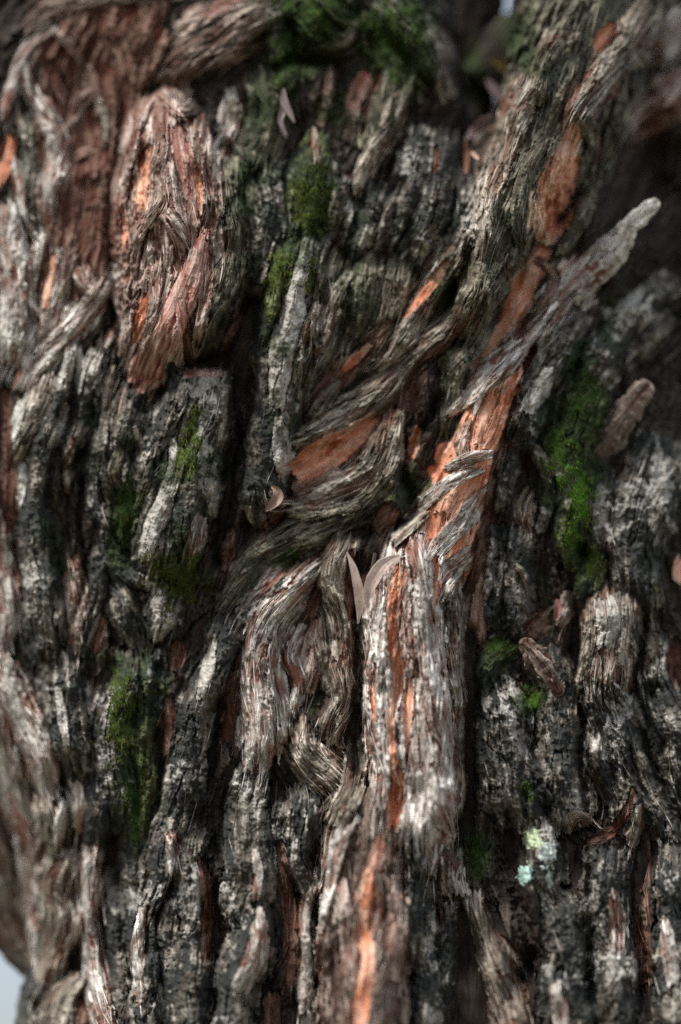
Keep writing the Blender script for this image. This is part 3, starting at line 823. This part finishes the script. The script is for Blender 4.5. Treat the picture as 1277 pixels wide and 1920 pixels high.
MID = 10 * noise(GX / 60, GY / 90, 63) + 34 * low * noise(GX / 95 + GY / 260, GY / 140, 69) + 7 * noise(FS / 80, FT / 28, 64)
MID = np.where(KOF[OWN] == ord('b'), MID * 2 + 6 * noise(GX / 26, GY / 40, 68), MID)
SURF = form(GX, GY) + MACRO - CUT + (FB - 4) * KA * 1.05 + ROUGH * NZ + MID - 8
# colour
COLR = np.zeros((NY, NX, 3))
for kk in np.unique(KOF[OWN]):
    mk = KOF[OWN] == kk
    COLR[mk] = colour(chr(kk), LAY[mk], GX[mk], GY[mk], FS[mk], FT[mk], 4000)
gm_ = (CUTO >= 0) & (RELM > .2)
eb = sstep(RELM + .42 * noise(FS / 46, FT / 6, 54) + .25 * noise(FS / 15, FT / 3, 55), .72, 1.1)
for kk, alt in (('o', 'q'), ('k', 'q'), ('r', 'b')):
    mk = gm_ & (KOF[OWN] == ord(kk))
    c2 = colour(alt, LAY[mk], GX[mk], GY[mk], FS[mk], FT[mk], 4050)
    COLR[mk] = COLR[mk] * (1 - eb[mk][:, None]) + c2 * eb[mk][:, None]
# ragged change of kind: soften by mixing over torn fibres only (no blur)
XL = lerp(GY, XL_Y, XL_X)
VALID = GX > XL + 3 + 5 * noise(GY / 22, GX * 0, 81) + 3 * noise(GY / 7, GX * 0, 82)
TOPV = -260 + 500 * np.exp(-((GX - 905) / 60) ** 4) + 10 * noise(GX / 14, GY * 0, 83)
VALID &= GY > TOPV
PW = to_world(GX, GY, SURF)

def surf(x, y, buf=None):
    buf = SURF if buf is None else buf
    fx = np.clip((x - X0) / G, 0, NX - 1.01); fy = np.clip((y - Y0) / G, 0, NY - 1.01)
    ix = fx.astype(int); iy = fy.astype(int); u = fx - ix; v = fy - iy
    return (buf[iy, ix] * (1 - u) * (1 - v) + buf[iy, ix + 1] * u * (1 - v) + buf[iy + 1, ix] * (1 - u) * v + buf[iy + 1, ix + 1] * u * v)

# ---- peeling fibres along the flow
def ribbons(NR, l0, l1, w0, w1, pk):
    rx = rng.uniform(X0 + 60, X1 - 60, NR); ry = rng.uniform(Y0 + 60, Y1 - 40, NR)
    ri = ((ry - Y0) / G).astype(int); rj = ((rx - X0) / G).astype(int)
    rown = OWN[ri, rj]
    keep = VALID[ri, rj]
    fine = np.isin(KOF[rown], [ord(c) for c in 'dmwb'])
    keep &= ~fine | (rng.random(NR) < .08)
    rx, ry, rown = rx[keep], ry[keep], rown[keep]; NR = len(rx)
    soft = np.isin(KOF[rown], [ord('o'), ord('k')])
    nq = 9
    ln = rng.uniform(l0, l1, NR) * np.clip(.4 + WOF[rown] / 40, .4, 1)
    rw = (w0 + (w1 - w0) * rng.random(NR) ** 2.6) * np.where(soft, .6, 1)
    dirs = rng.normal(0, .13, NR)
    px, py = [rx], [ry]
    for k in range(nq - 1):
        ii = np.clip(((py[-1] - Y0) / G).astype(int), 0, NY - 1); jj = np.clip(((px[-1] - X0) / G).astype(int), 0, NX - 1)
        ddx, ddy = FDX[ii, jj], FDY[ii, jj]
        if k > 0:
            sg = np.sign(ddx * pdx + ddy * pdy); sg[sg == 0] = 1
            ddx, ddy = ddx * sg, ddy * sg
            ddx = .5 * ddx + .5 * pdx; ddy = .5 * ddy + .5 * pdy
        pdx, pdy = ddx, ddy
        cd, sd = np.cos(dirs), np.sin(dirs)
        hx, hy = ddx * cd - ddy * sd, ddx * sd + ddy * cd
        px.append(px[-1] + hx * ln / (nq - 1)); py.append(py[-1] + hy * ln / (nq - 1))
    px = np.stack(px, 1); py = np.stack(py, 1)
    gx_ = np.gradient(px, axis=1); gy_ = np.gradient(py, axis=1); gl = np.hypot(gx_, gy_) + 1e-9
    qs = np.linspace(0, 1, nq)[None, :, None]; cr = np.array([-1., 0, 1.])[None, None, :]
    wid = rw[:, None, None] * (np.sin(np.clip(qs * 1.02 + .04, 0, 1) * math.pi) ** .5 + .04)
    BX = px[:, :, None] - (gy_ / gl)[:, :, None] * wid * cr; BY = py[:, :, None] + (gx_ / gl)[:, :, None] * wid * cr
    peel = np.abs(rng.normal(0, pk, NR)) * np.where(soft, .5, 1)
    flip = rng.random(NR) < .6
    qq = np.where(flip[:, None, None], 1 - qs, qs)
    hc_ = np.stack([surf(px[:, k], py[:, k]) for k in range(nq)], 1)
    hc_ = np.maximum(hc_, .5 * hc_ + .5 * np.stack([surf(px[:, k] + 2, py[:, k]) for k in range(nq)], 1))
    BH = hc_[:, :, None] + .8 + 1.0 * (1 - cr * cr) * np.minimum(rw, 1.5)[:, None, None] + peel[:, None, None] * np.clip(qq - .3, 0, 1) ** 1.5 * 2.4
    ii = ((ry - Y0) / G).astype(int); jj = ((rx - X0) / G).astype(int)
    BC = np.zeros(BX.shape + (3,))
    rl = np.clip(rng.normal(.62, .24, NR), .1, 1.15)
    for kk in np.unique(KOF[rown]) if NR else []:
        mk = KOF[rown] == kk
        c = 'q' if chr(kk) == 'o' and True else chr(kk)
        lay_ = rl[mk][:, None, None] + 0 * BX[mk]
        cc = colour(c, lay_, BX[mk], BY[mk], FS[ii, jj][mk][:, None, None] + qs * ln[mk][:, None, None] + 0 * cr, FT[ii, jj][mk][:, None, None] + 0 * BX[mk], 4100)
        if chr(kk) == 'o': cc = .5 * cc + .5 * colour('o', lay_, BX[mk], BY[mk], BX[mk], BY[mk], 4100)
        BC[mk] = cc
    BP = to_world(BX, BY, BH)
    BU = np.stack([qs * ln[:, None, None] / 10 + rng.uniform(0, 60, NR)[:, None, None] + 0 * BX, cr * wid / 10 + 0 * BX], -1)
    return rown, BP, BC, BU
RIB = [ribbons(14000, 18, 85, .3, 1.5, 3.2), ribbons(1100, 16, 44, 1.8, 5.0, 5.0)]

# ---- one mesh per piece of bark
quad_i, quad_j = np.mgrid[0:NY - 1, 0:NX - 1]
QV = VALID[:-1, :-1] & VALID[1:, :-1] & VALID[:-1, 1:] & VALID[1:, 1:]
QO = OWN[:-1, :-1]
vid = np.arange(NY * NX).reshape(NY, NX)
qa = np.stack([vid[:-1, :-1], vid[1:, :-1], vid[1:, 1:], vid[:-1, 1:]], -1).reshape(-1, 4)
qo = np.where(QV, QO, -9).ravel()
order = np.argsort(qo, kind='stable'); qs_sorted = qo[order]
PWf = PW.reshape(-1, 3); CF = COLR.reshape(-1, 3); UF = np.stack([FS.ravel() / 10, FT.ravel() / 10], -1)
for i in np.unique(qs_sorted):
    if i == -9: continue
    lo, hi = np.searchsorted(qs_sorted, [i, i + 1])
    f = qa[order[lo:hi]]
    used, inv = np.unique(f, return_inverse=True)
    m = Mesh()
    m.v.append(PWf[used]); m.c.append(CF[used]); m.u.append(UF[used]); m.f.append(inv.reshape(-1, 4)); m.n = len(used)
    for rown, BP, BC, BU in RIB:
        mk = rown == i
        if mk.any(): m.grids(BP[mk], BC[mk], BU[mk])
    if i < 0:
        m.build("bark_floor", MAT_BARK, tree); continue
    r = RL[i]; kind = r['kind']; wm = WOF[i]
    name = r['n'] or ('inner_bark' if kind in 'okr' else 'bark_strip' if wm < 14 else 'bark_plate' if wm > 30 else 'bark_ridge')
    o = m.build(name, MAT_INNER if kind in 'okrqy' else MAT_CRUST if kind in 'dmwb' else MAT_BARK, tree)
    if r['label']: o["label"] = r['label']

def sample(buf, cell, x, y): return surf(x, y)
HFF = None

# ------------------------------------------------------------------ moss cushions
def moss(x, y, rx, ry, label, ang=0.0, dens=.13, tint=(.06, .11, .014)):
    """a cushion of moss: a lumpy pad following the bark with thousands of fine shoots"""
    seed = int(x * 7 + y * 13)
    m = Mesh()
    n1, n2 = int(rx * 2.6 / 2.5), int(ry * 2.6 / 2.5)
    p, q = np.meshgrid(np.linspace(-1.3, 1.3, n1), np.linspace(-1.3, 1.3, n2))
    ca, sa = math.cos(ang), math.sin(ang)
    X = x + p * rx * ca - q * ry * sa; Y = y + p * rx * sa + q * ry * ca
    rr = np.hypot(p, q) * .95 + .75 * noise(X / 22, Y / 34, seed) + .6 * noise(X / 9, Y / 13, seed + 1)
    cov = 1 - sstep(rr, .55, 1.0)
    base = sample(HFF, 2, X, Y)
    lump = 3.5 * np.abs(noise(X / 9, Y / 9, seed + 2)) + 2.5 * noise(X / 18, Y / 18, seed + 3) + 1.4 * noise(X / 4, Y / 4, seed + 4)
    # soften the bark below
    bs = base.copy()
    for _ in range(4):
        bs[1:-1, 1:-1] = (bs[1:-1, 1:-1] * 2 + bs[:-2, 1:-1] + bs[2:, 1:-1] + bs[1:-1, :-2] + bs[1:-1, 2:]) / 6
    H = bs + (2 + lump) * cov - 9 * (1 - cov)
    tin = np.array(tint)
    col = tin * (.75 + .5 * noise(X / 14, Y / 14, seed + 5) + .35 * noise(X / 5, Y / 5, seed + 6) + .25)[..., None]
    col = np.clip(col, .004, .5)
    m.grid(to_world(X, Y, H), col, np.stack([X / 10, Y / 10], -1))
    n = int(4 * rx * ry * dens * 1.7)
    px = rng.uniform(-1.2, 1.2, n); py = rng.uniform(-1.2, 1.2, n)
    xx = x + px * rx * ca - py * ry * sa; yy = y + px * rx * sa + py * ry * ca
    r2 = np.hypot(px, py) * .95 + .75 * noise(xx / 22, yy / 34, seed) + .6 * noise(xx / 9, yy / 13, seed + 1)
    ok = r2 < .98
    xx, yy = xx[ok], yy[ok]; n = len(xx)
    hh = sample(HFF, 2, xx, yy)
    hh = np.maximum(hh, hh) + 3
    ln = rng.uniform(2.5, 7, n); wd = rng.uniform(.5, 1.1, n)
    th = rng.uniform(0, 2 * math.pi, n); le = rng.uniform(.2, .9, n)
    dx, dy = np.cos(th), np.sin(th)
    k = np.linspace(0, 1, 3)[None, :, None]; cr = np.array([-1., 1.])[None, None, :]
    wq = wd[:, None, None] * (1 - .85 * k)
    BX = xx[:, None, None] + dx[:, None, None] * le[:, None, None] * ln[:, None, None] * k - dy[:, None, None] * wq * cr
    BY = yy[:, None, None] + dy[:, None, None] * le[:, None, None] * ln[:, None, None] * k + 2.5 * k * k + dx[:, None, None] * wq * cr
    BH = hh[:, None, None] + ln[:, None, None] * (k - .25 * k * k) + 0 * cr
    bc = tin * rng.uniform(.55, 1.7, n)[:, None] * (1 + .5 * noise(xx / 16, yy / 16, seed + 8))[:, None]
    bc[:, 0] *= rng.uniform(.8, 1.35, n)
    dead = rng.random(n) < .16
    bc[dead] = np.array([.09, .065, .03]) * rng.uniform(.5, 1.5, dead.sum())[:, None]
    BC = np.broadcast_to(np.clip(bc, .004, .4)[:, None, None, :], BX.shape + (3,))
    m.grids(to_world(BX, BY, BH), BC.copy(), np.stack([BX / 10, BY / 10], -1))
    o = m.build("moss_cushion", MAT_MOSS)
    o["label"] = label; o["category"] = "moss"; o["group"] = "moss cushions growing on the bark"
    return o

BR = (.055, .105, .015); DK = (.030, .055, .012); OL = (.065, .085, .018)
moss(600, 25, 62, 42, "dark green moss sheet on the overhanging plate at the top of the trunk", tint=DK)
moss(530, 95, 28, 90, "dark moss hanging down the left edge of the topmost mossy plate", tint=DK)
moss(730, 60, 55, 75, "dark moss beside the gap behind the fork, right of the top plate", tint=DK)
moss(580, 375, 38, 62, "olive moss below the small white flakes in the upper middle", tint=OL)
moss(520, 520, 22, 62, "moss fringe left of the whitish lichen strip", ang=.25, tint=OL)
moss(582, 520, 10, 40, "thin line of yellow green moss right of the whitish strip", ang=.2, tint=OL)
moss(352, 835, 22, 62, "moss streak near the pink broken edge of the mottled plate", ang=.25, tint=OL)
moss(238, 955, 24, 66, "dark moss strip left of the white streak on the mottled plate", ang=.15, tint=DK)
moss(300, 1065, 34, 32, "bright moss tuft at the foot of the mottled plate", tint=OL)
moss(348, 1085, 24, 56, "long moss tongue hanging beside the blackish gap", ang=.2, tint=OL)
moss(228, 1340, 26, 85, "moss film on the narrow white speckled ridge at lower left", tint=OL)
moss(252, 1500, 20, 80, "dark blurred moss low beside the blackish bark, lower left", tint=DK)
moss(545, 1045, 22, 14, "tiny dark moss patch on the long ridge above the two leaves", ang=-.5, tint=DK)
moss(1085, 925, 30, 62, "brightest green moss clump, tongue shaped, right of the looping bark", ang=-.2, tint=(.062, .135, .014))
moss(1050, 850, 30, 46, "bright moss clump just above the tongue shaped clump", tint=BR)
moss(1098, 745, 34, 52, "dark blurred moss below the speckled ropes on the right", tint=DK)
moss(1075, 1015, 20, 36, "small moss patch beneath the tongue shaped clump", tint=BR)
moss(1112, 1050, 20, 26, "yellow green moss cap on the small knob", tint=OL)
moss(945, 1215, 36, 20, "dull moss mat beneath the pink bare strip", tint=DK)
moss(1000, 1308, 22, 22, "round bright moss dot right of the tall pale column", tint=BR)
moss(985, 1480, 16, 18, "round dark moss dot on the speckled plate, lower right", tint=DK)
moss(893, 1602, 22, 40, "deep green moss beside the rough knob at the foot of the pale column", ang=-.2, tint=DK)

# ------------------------------------------------------------------ lichen crusts (parts of the bark)
def crust(x, y, rx, ry, col, label):
    m = Mesh(); seed = int(x + y)
    n1, n2 = int(rx * 1.4), int(ry * 1.4)
    p, q = np.meshgrid(np.linspace(-1.3, 1.3, n1), np.linspace(-1.3, 1.3, n2))
    X = x + p * rx; Y = y + q * ry
    rr = np.hypot(p, q) + .5 * noise(X / 14, Y / 14, seed) + .3 * noise(X / 5, Y / 5, seed + 1)
    cov = 1 - sstep(rr, .7, .95)
    H = sample(HFF, 2, X, Y) + 3.0 * cov - 7 * (1 - cov) + 1.5 * noise(X / 4, Y / 4, seed + 2)
    K = np.array(col) * (1 + .35 * noise(X / 8, Y / 8, seed + 3))[..., None]
    m.grid(to_world(X, Y, H), np.clip(K, .02, .8), np.stack([X / 10, Y / 10], -1))
    o = m.build("lichen_crust", MAT_MOSS, tree); o["label"] = label
crust(985, 1640, 16, 24, (.42, .60, .52), "mint green lichen")
crust(1000, 1572, 24, 26, (.45, .52, .33), "yellowish green lichen")
crust(1025, 1600, 18, 36, (.55, .58, .52), "pale grey lichen")
crust(1030, 1650, 8, 30, (.40, .48, .40), "grey green lichen")

# ------------------------------------------------------------------ leaves, twig and litter lying on the tree
def leaf(name, pts, label, cat, col, bend=6, lift=None, curl=2, group=None, thick=1.0):
    """pts: x, y, halfwidth, height above focus plane"""
    P = np.array(pts, float)
    d = np.r_[0, np.cumsum(np.hypot(np.diff(P[:, 0]), np.diff(P[:, 1])))]
    cl, u = catmull(P[:, :3], 1.6)
    hz = smooth1(np.interp(u, d, P[:, 3]), 9)
    tx = np.gradient(cl[:, 0]); ty = np.gradient(cl[:, 1]); tl = np.hypot(tx, ty); tx /= tl; ty /= tl
    c = np.linspace(-1, 1, 13)
    wv = np.interp(u, d, P[:, 2])
    wv = smooth1(wv, 9); wv[0] = wv[-1] = .4
    X = cl[:, 0][:, None] - ty[:, None] * wv[:, None] * c
    Y = cl[:, 1][:, None] + tx[:, None] * wv[:, None] * c
    H = hz[:, None] + curl * (c ** 2) * (wv / max(wv.max(), 1))[:, None] + bend * 0 - .8 * np.exp(-(c / .12) ** 2)
    H2 = H - thick
    cc = np.array(col) * (1 + .26 * noise(u[:, None] / 22 + pts[0][0], c * 2, 4) + .14 * noise(u[:, None] / 5, c * 6, 5) + .10 * noise(u[:, None] / 40, c * 9, 6))[..., None]
    cc = cc * (1 - .12 * np.exp(-(c / .1) ** 2))[None, :, None]
    sp = sstep(noise(X / 5, Y / 5, 8), .45, .7)[..., None]
    cc = cc * (1 - .45 * sp)
    m = Mesh()
    ring = lambda f, b: np.concatenate([f, b[:, ::-1], f[:, :1]], 1)
    G = ring(to_world(X, Y, H), to_world(X, Y, H2)); K = ring(cc, cc)
    UV = np.stack([ring(u[:, None] / 10 + 0 * X, u[:, None] / 10 + 0 * X), ring(wv[:, None] * c / 10, wv[:, None] * c / 10)], -1)
    m.grid(G, K, UV)
    o = m.build(name, MAT_LEAF)
    o["label"] = label; o["category"] = cat
    if group: o["group"] = group
    return o

def top_at(x, y, r=6):
    xs, ys = np.meshgrid(np.linspace(x - r, x + r, 5), np.linspace(y - r, y + r, 5))
    return float(sample(HFF, 2, xs, ys).max())

TAN = (.66, .50, .42)
hR = max(top_at(740, 1060), top_at(715, 1085), top_at(748, 1046), top_at(700, 1100), top_at(725, 1075)) + 14
hL = max(top_at(660, 1060), top_at(672, 1100), top_at(673, 1130), hR - 8) + 2
leaf("dry_leaf", [(650, 1034, .6, hL + 6), (661, 1060, 6, hL + 6), (670, 1095, 9, hL + 4), (675, 1130, 10, hL - 2), (671, 1170, 1, hL - 16)],
     "narrow tan dry leaf standing upright in the crevice, left one of the pair", "leaf", TAN, group="dry leaves caught in the bark")
leaf("dry_leaf", [(750, 1042, 1, hR + 2), (735, 1048, 7, hR + 3), (716, 1061, 12, hR + 4), (699, 1087, 13, hR + 2), (690, 1112, 9, hR - 2), (688, 1136, 1, hR - 10)],
     "broad curved tan dry leaf stuck in the crevice, right one of the pair", "leaf", TAN, curl=2, group="dry leaves caught in the bark")
hT = top_at(700, 1060) + 4
leaf("twig", [(703, 1036, 3, hT + 8), (701, 1050, 3.4, hT + 5), (697, 1075, 3, hT)], "short brown twig poking up between the two tan leaves", "twig", (.16, .11, .09), curl=-3, thick=5)
hf = top_at(890, 300, 20)
def fh(x, y): return top_at(x, y, 14) + 6
leaf("bark_flake", [(872, 262, 2, fh(872, 262)), (890, 244, 10, fh(890, 244)), (905, 228, 11, fh(905, 228)), (922, 214, 3, fh(922, 214) + 4)],
     "pinkish grey bark flake, largest of the litter in the fork", "bark flake", (.42, .30, .29), group="litter caught in the fork")
leaf("bark_flake", [(912, 148, 4, -300), (926, 166, 10, -300), (942, 190, 5, -300)],
     "mauve bark flake in the fork just below the yellow leaf", "bark flake", (.30, .21, .22), group="litter caught in the fork")
leaf("dry_leaf", [(922, 110, 3, -330), (942, 122, 13, -335), (960, 131, 12, -340), (976, 140, 3, -345)],
     "blurred ochre yellow leaf high in the fork", "leaf", (.24, .15, .045))
leaf("bark_flake", [(884, 284, 2, fh(884, 284)), (891, 292, 6, fh(891, 292)), (898, 299, 2, fh(898, 299))],
     "tiny tan chip low in the fork", "bark flake", (.42, .26, .19), group="litter caught in the fork")
leaf("bark_flake", [(872, 262, 3, fh(872, 262) + 3), (876, 290, 6, fh(876, 290)), (873, 325, 3, fh(873, 325))],
     "rusty brown bark sliver hanging down the fork gap", "bark flake", (.22, .10, .05), group="litter caught in the fork")
for k, (pp, lb) in enumerate([
        ([(532, 165, 2), (533, 190, 8), (545, 215, 5), (552, 230, 1)], "grey mauve claw of torn bark, right prong, below the dark moss"),
        ([(531, 185, 3), (532, 205, 6), (526, 225, 5), (538, 254, 1)], "grey mauve claw of torn bark, long middle prong"),
        ([(527, 205, 2), (525, 225, 4), (530, 245, 3), (537, 259, 1)], "grey mauve claw of torn bark, left prong")]):
    hh = top_at(535, 210, 25) + 4
    leaf("bark_flake", [p + (hh + 5 - 2 * k,) for p in pp], lb, "bark flake", (.36, .27, .26), group="torn bark claws under the moss")
hh = top_at(518, 935, 18) + 3
leaf("dry_leaf", [(509, 911, 2, hh + 3), (519, 920, 8, hh + 6), (521, 932, 11, hh + 7), (511, 945, 9, hh + 6), (497, 958, 2, hh + 2)],
     "small curled pale brown leaf left of the lower orange cavity", "leaf", (.34, .225, .175), curl=8, group="dry leaves caught in the bark")
hh = top_at(1045, 1140, 14) + 6
leaf("dry_leaf", [(1043, 1122, 2, hh), (1047, 1138, 7, hh + 5), (1043, 1152, 6, hh + 3), (1040, 1164, 1, hh)],
     "small reddish brown curled leaf beside the lichen crowned knob", "leaf", (.34, .17, .14), curl=7, group="dry leaves caught in the bark")
hh = top_at(1020, 1250, 30) + 2
# ------------------------------------------------------------------ stems behind the trunk
def adopt(o):
    del o["category"]
    o.parent = tree
    o.location = -Vector(ROOT_AT)

def far_stem(name, pts, label, hbase, col='b', cat="tree", k=.8, step=6, flat=1.0, up=0.0, rise=0.0):
    P = np.array(pts, float)
    cl, u = catmull(P, step)
    e = np.sqrt(np.clip(np.minimum(u, u[-1] - u) / 3.5 + .0, 0, 1)) if step < 4 else 1 + 0 * u
    a = np.linspace(0, 2 * math.pi, 73)
    tx = np.gradient(cl[:, 0]); ty = np.gradient(cl[:, 1]); tl = np.hypot(tx, ty); tx /= tl; ty /= tl
    S, A = np.meshgrid(u, a, indexing='ij')
    fb, lay = fibre(S, np.abs(A - math.pi) * P[:, 2].mean(), int(P[0, 0]) + 5000)
    fb[:, -1] = fb[:, 0]
    r = (cl[:, 2][:, None] + fb * k) * e[:, None]
    X = cl[:, 0][:, None] - ty[:, None] * r * np.sin(A); Y = cl[:, 1][:, None] + tx[:, None] * r * np.sin(A)
    lay = lay + up
    if step < 4:
        rag = (9 * noise(np.abs(A - math.pi) * 2.2, 0 * S + 3, 41) + 5 * noise(np.abs(A - math.pi) * 5, 0 * S, 42)) * (sstep(S, u[-1] - 26, u[-1]) + 1 - sstep(S, 0, 26))
        X = X + tx[:, None] * rag; Y = Y + ty[:, None] * rag
    H = hbase + r * np.cos(A) * flat + rise * (1 - 2 * S / u[-1])
    m = Mesh()
    m.grid(to_world(X, Y, H), colour(col, lay, X, Y, S, A * 60, 77), np.stack([S / 10, A * 6], -1))
    o = m.build(name, MAT_BARK)
    o["label"] = label; o["category"] = cat or "branch"
    return o
far_stem("tree_stem", [(885, -300, 72), (880, -50, 66), (872, 120, 58), (868, 330, 50)], "dark blurred stem standing behind the fork at the top", -640)
far_stem("tree_stem", [(-130, 1300, 100), (-62, 1560, 84), (-14, 1690, 56), (40, 1780, 34), (110, 1850, 26)], "shaded grey limb curving behind the trunk at lower left", -330, 'g')
far_stem("mossy_branch", [(1120, -60, 70), (1030, 40, 48), (965, 80, 44), (900, 150, 40)], "dark green mossy branch crossing behind the fork", -560, 'b', "branch")

far_stem("bark_fragment", [(982, 1203, 9), (1000, 1226, 13), (1026, 1260, 17), (1050, 1300, 13)],
         "loose purplish brown chunk of bark lying below the red hollow", top_at(1020, 1250, 30) + 1, 'u', "bark chunk", 1.5, 1.5, .7)
o = far_stem("branch_stub", [(1230, 380, 10), (1219, 389, 14), (1204, 403, 12), (1180, 424, 13), (1160, 456, 18), (1138, 490, 24), (1100, 522, 27), (1062, 556, 24)], "broken grey limb end sticking out over a dark hollow", top_at(1110, 500, 10) - 6, 'p', None, .9, 1.5, 1.0, .22, 22)
adopt(o)
o = far_stem("branch_stub", [(1216, 722, 11), (1203, 736, 15), (1182, 764, 16), (1152, 808, 19), (1118, 856, 22), (1085, 900, 20)], "short brownish branch stub with a pale broken end", top_at(1150, 820, 20) - 10, 'u', None, 1.1, 1.5, .9, .05, 16)
adopt(o)

# ------------------------------------------------------------------ ground
me = bpy.data.meshes.new("ground")
s = 3000
me.from_pydata([(-s, -s, 0), (s, -s, 0), (s, s, 0), (-s, s, 0)], [], [(0, 1, 2, 3)])
gm = bpy.data.materials.new("ground_litter"); gm.use_nodes = True
n = gm.node_tree.nodes; l = gm.node_tree.links
b = n["Principled BSDF"]; b.inputs["Roughness"].default_value = .95
tx = n.new("ShaderNodeTexNoise"); tx.inputs["Scale"].default_value = 900; tx.inputs["Detail"].default_value = 8
tc = n.new("ShaderNodeTexCoord"); l.new(tc.outputs["Object"], tx.inputs["Vector"]); tx.inputs["Scale"].default_value = 3
rp = n.new("ShaderNodeValToRGB"); rp.color_ramp.elements[0].color = (.05, .06, .025, 1); rp.color_ramp.elements[1].color = (.17, .13, .09, 1)
l.new(tx.outputs[0], rp.inputs[0]); l.new(rp.outputs[0], b.inputs["Base Color"])
me.materials.append(gm)
go = bpy.data.objects.new("ground", me); C.objects.link(go); go["kind"] = "structure"
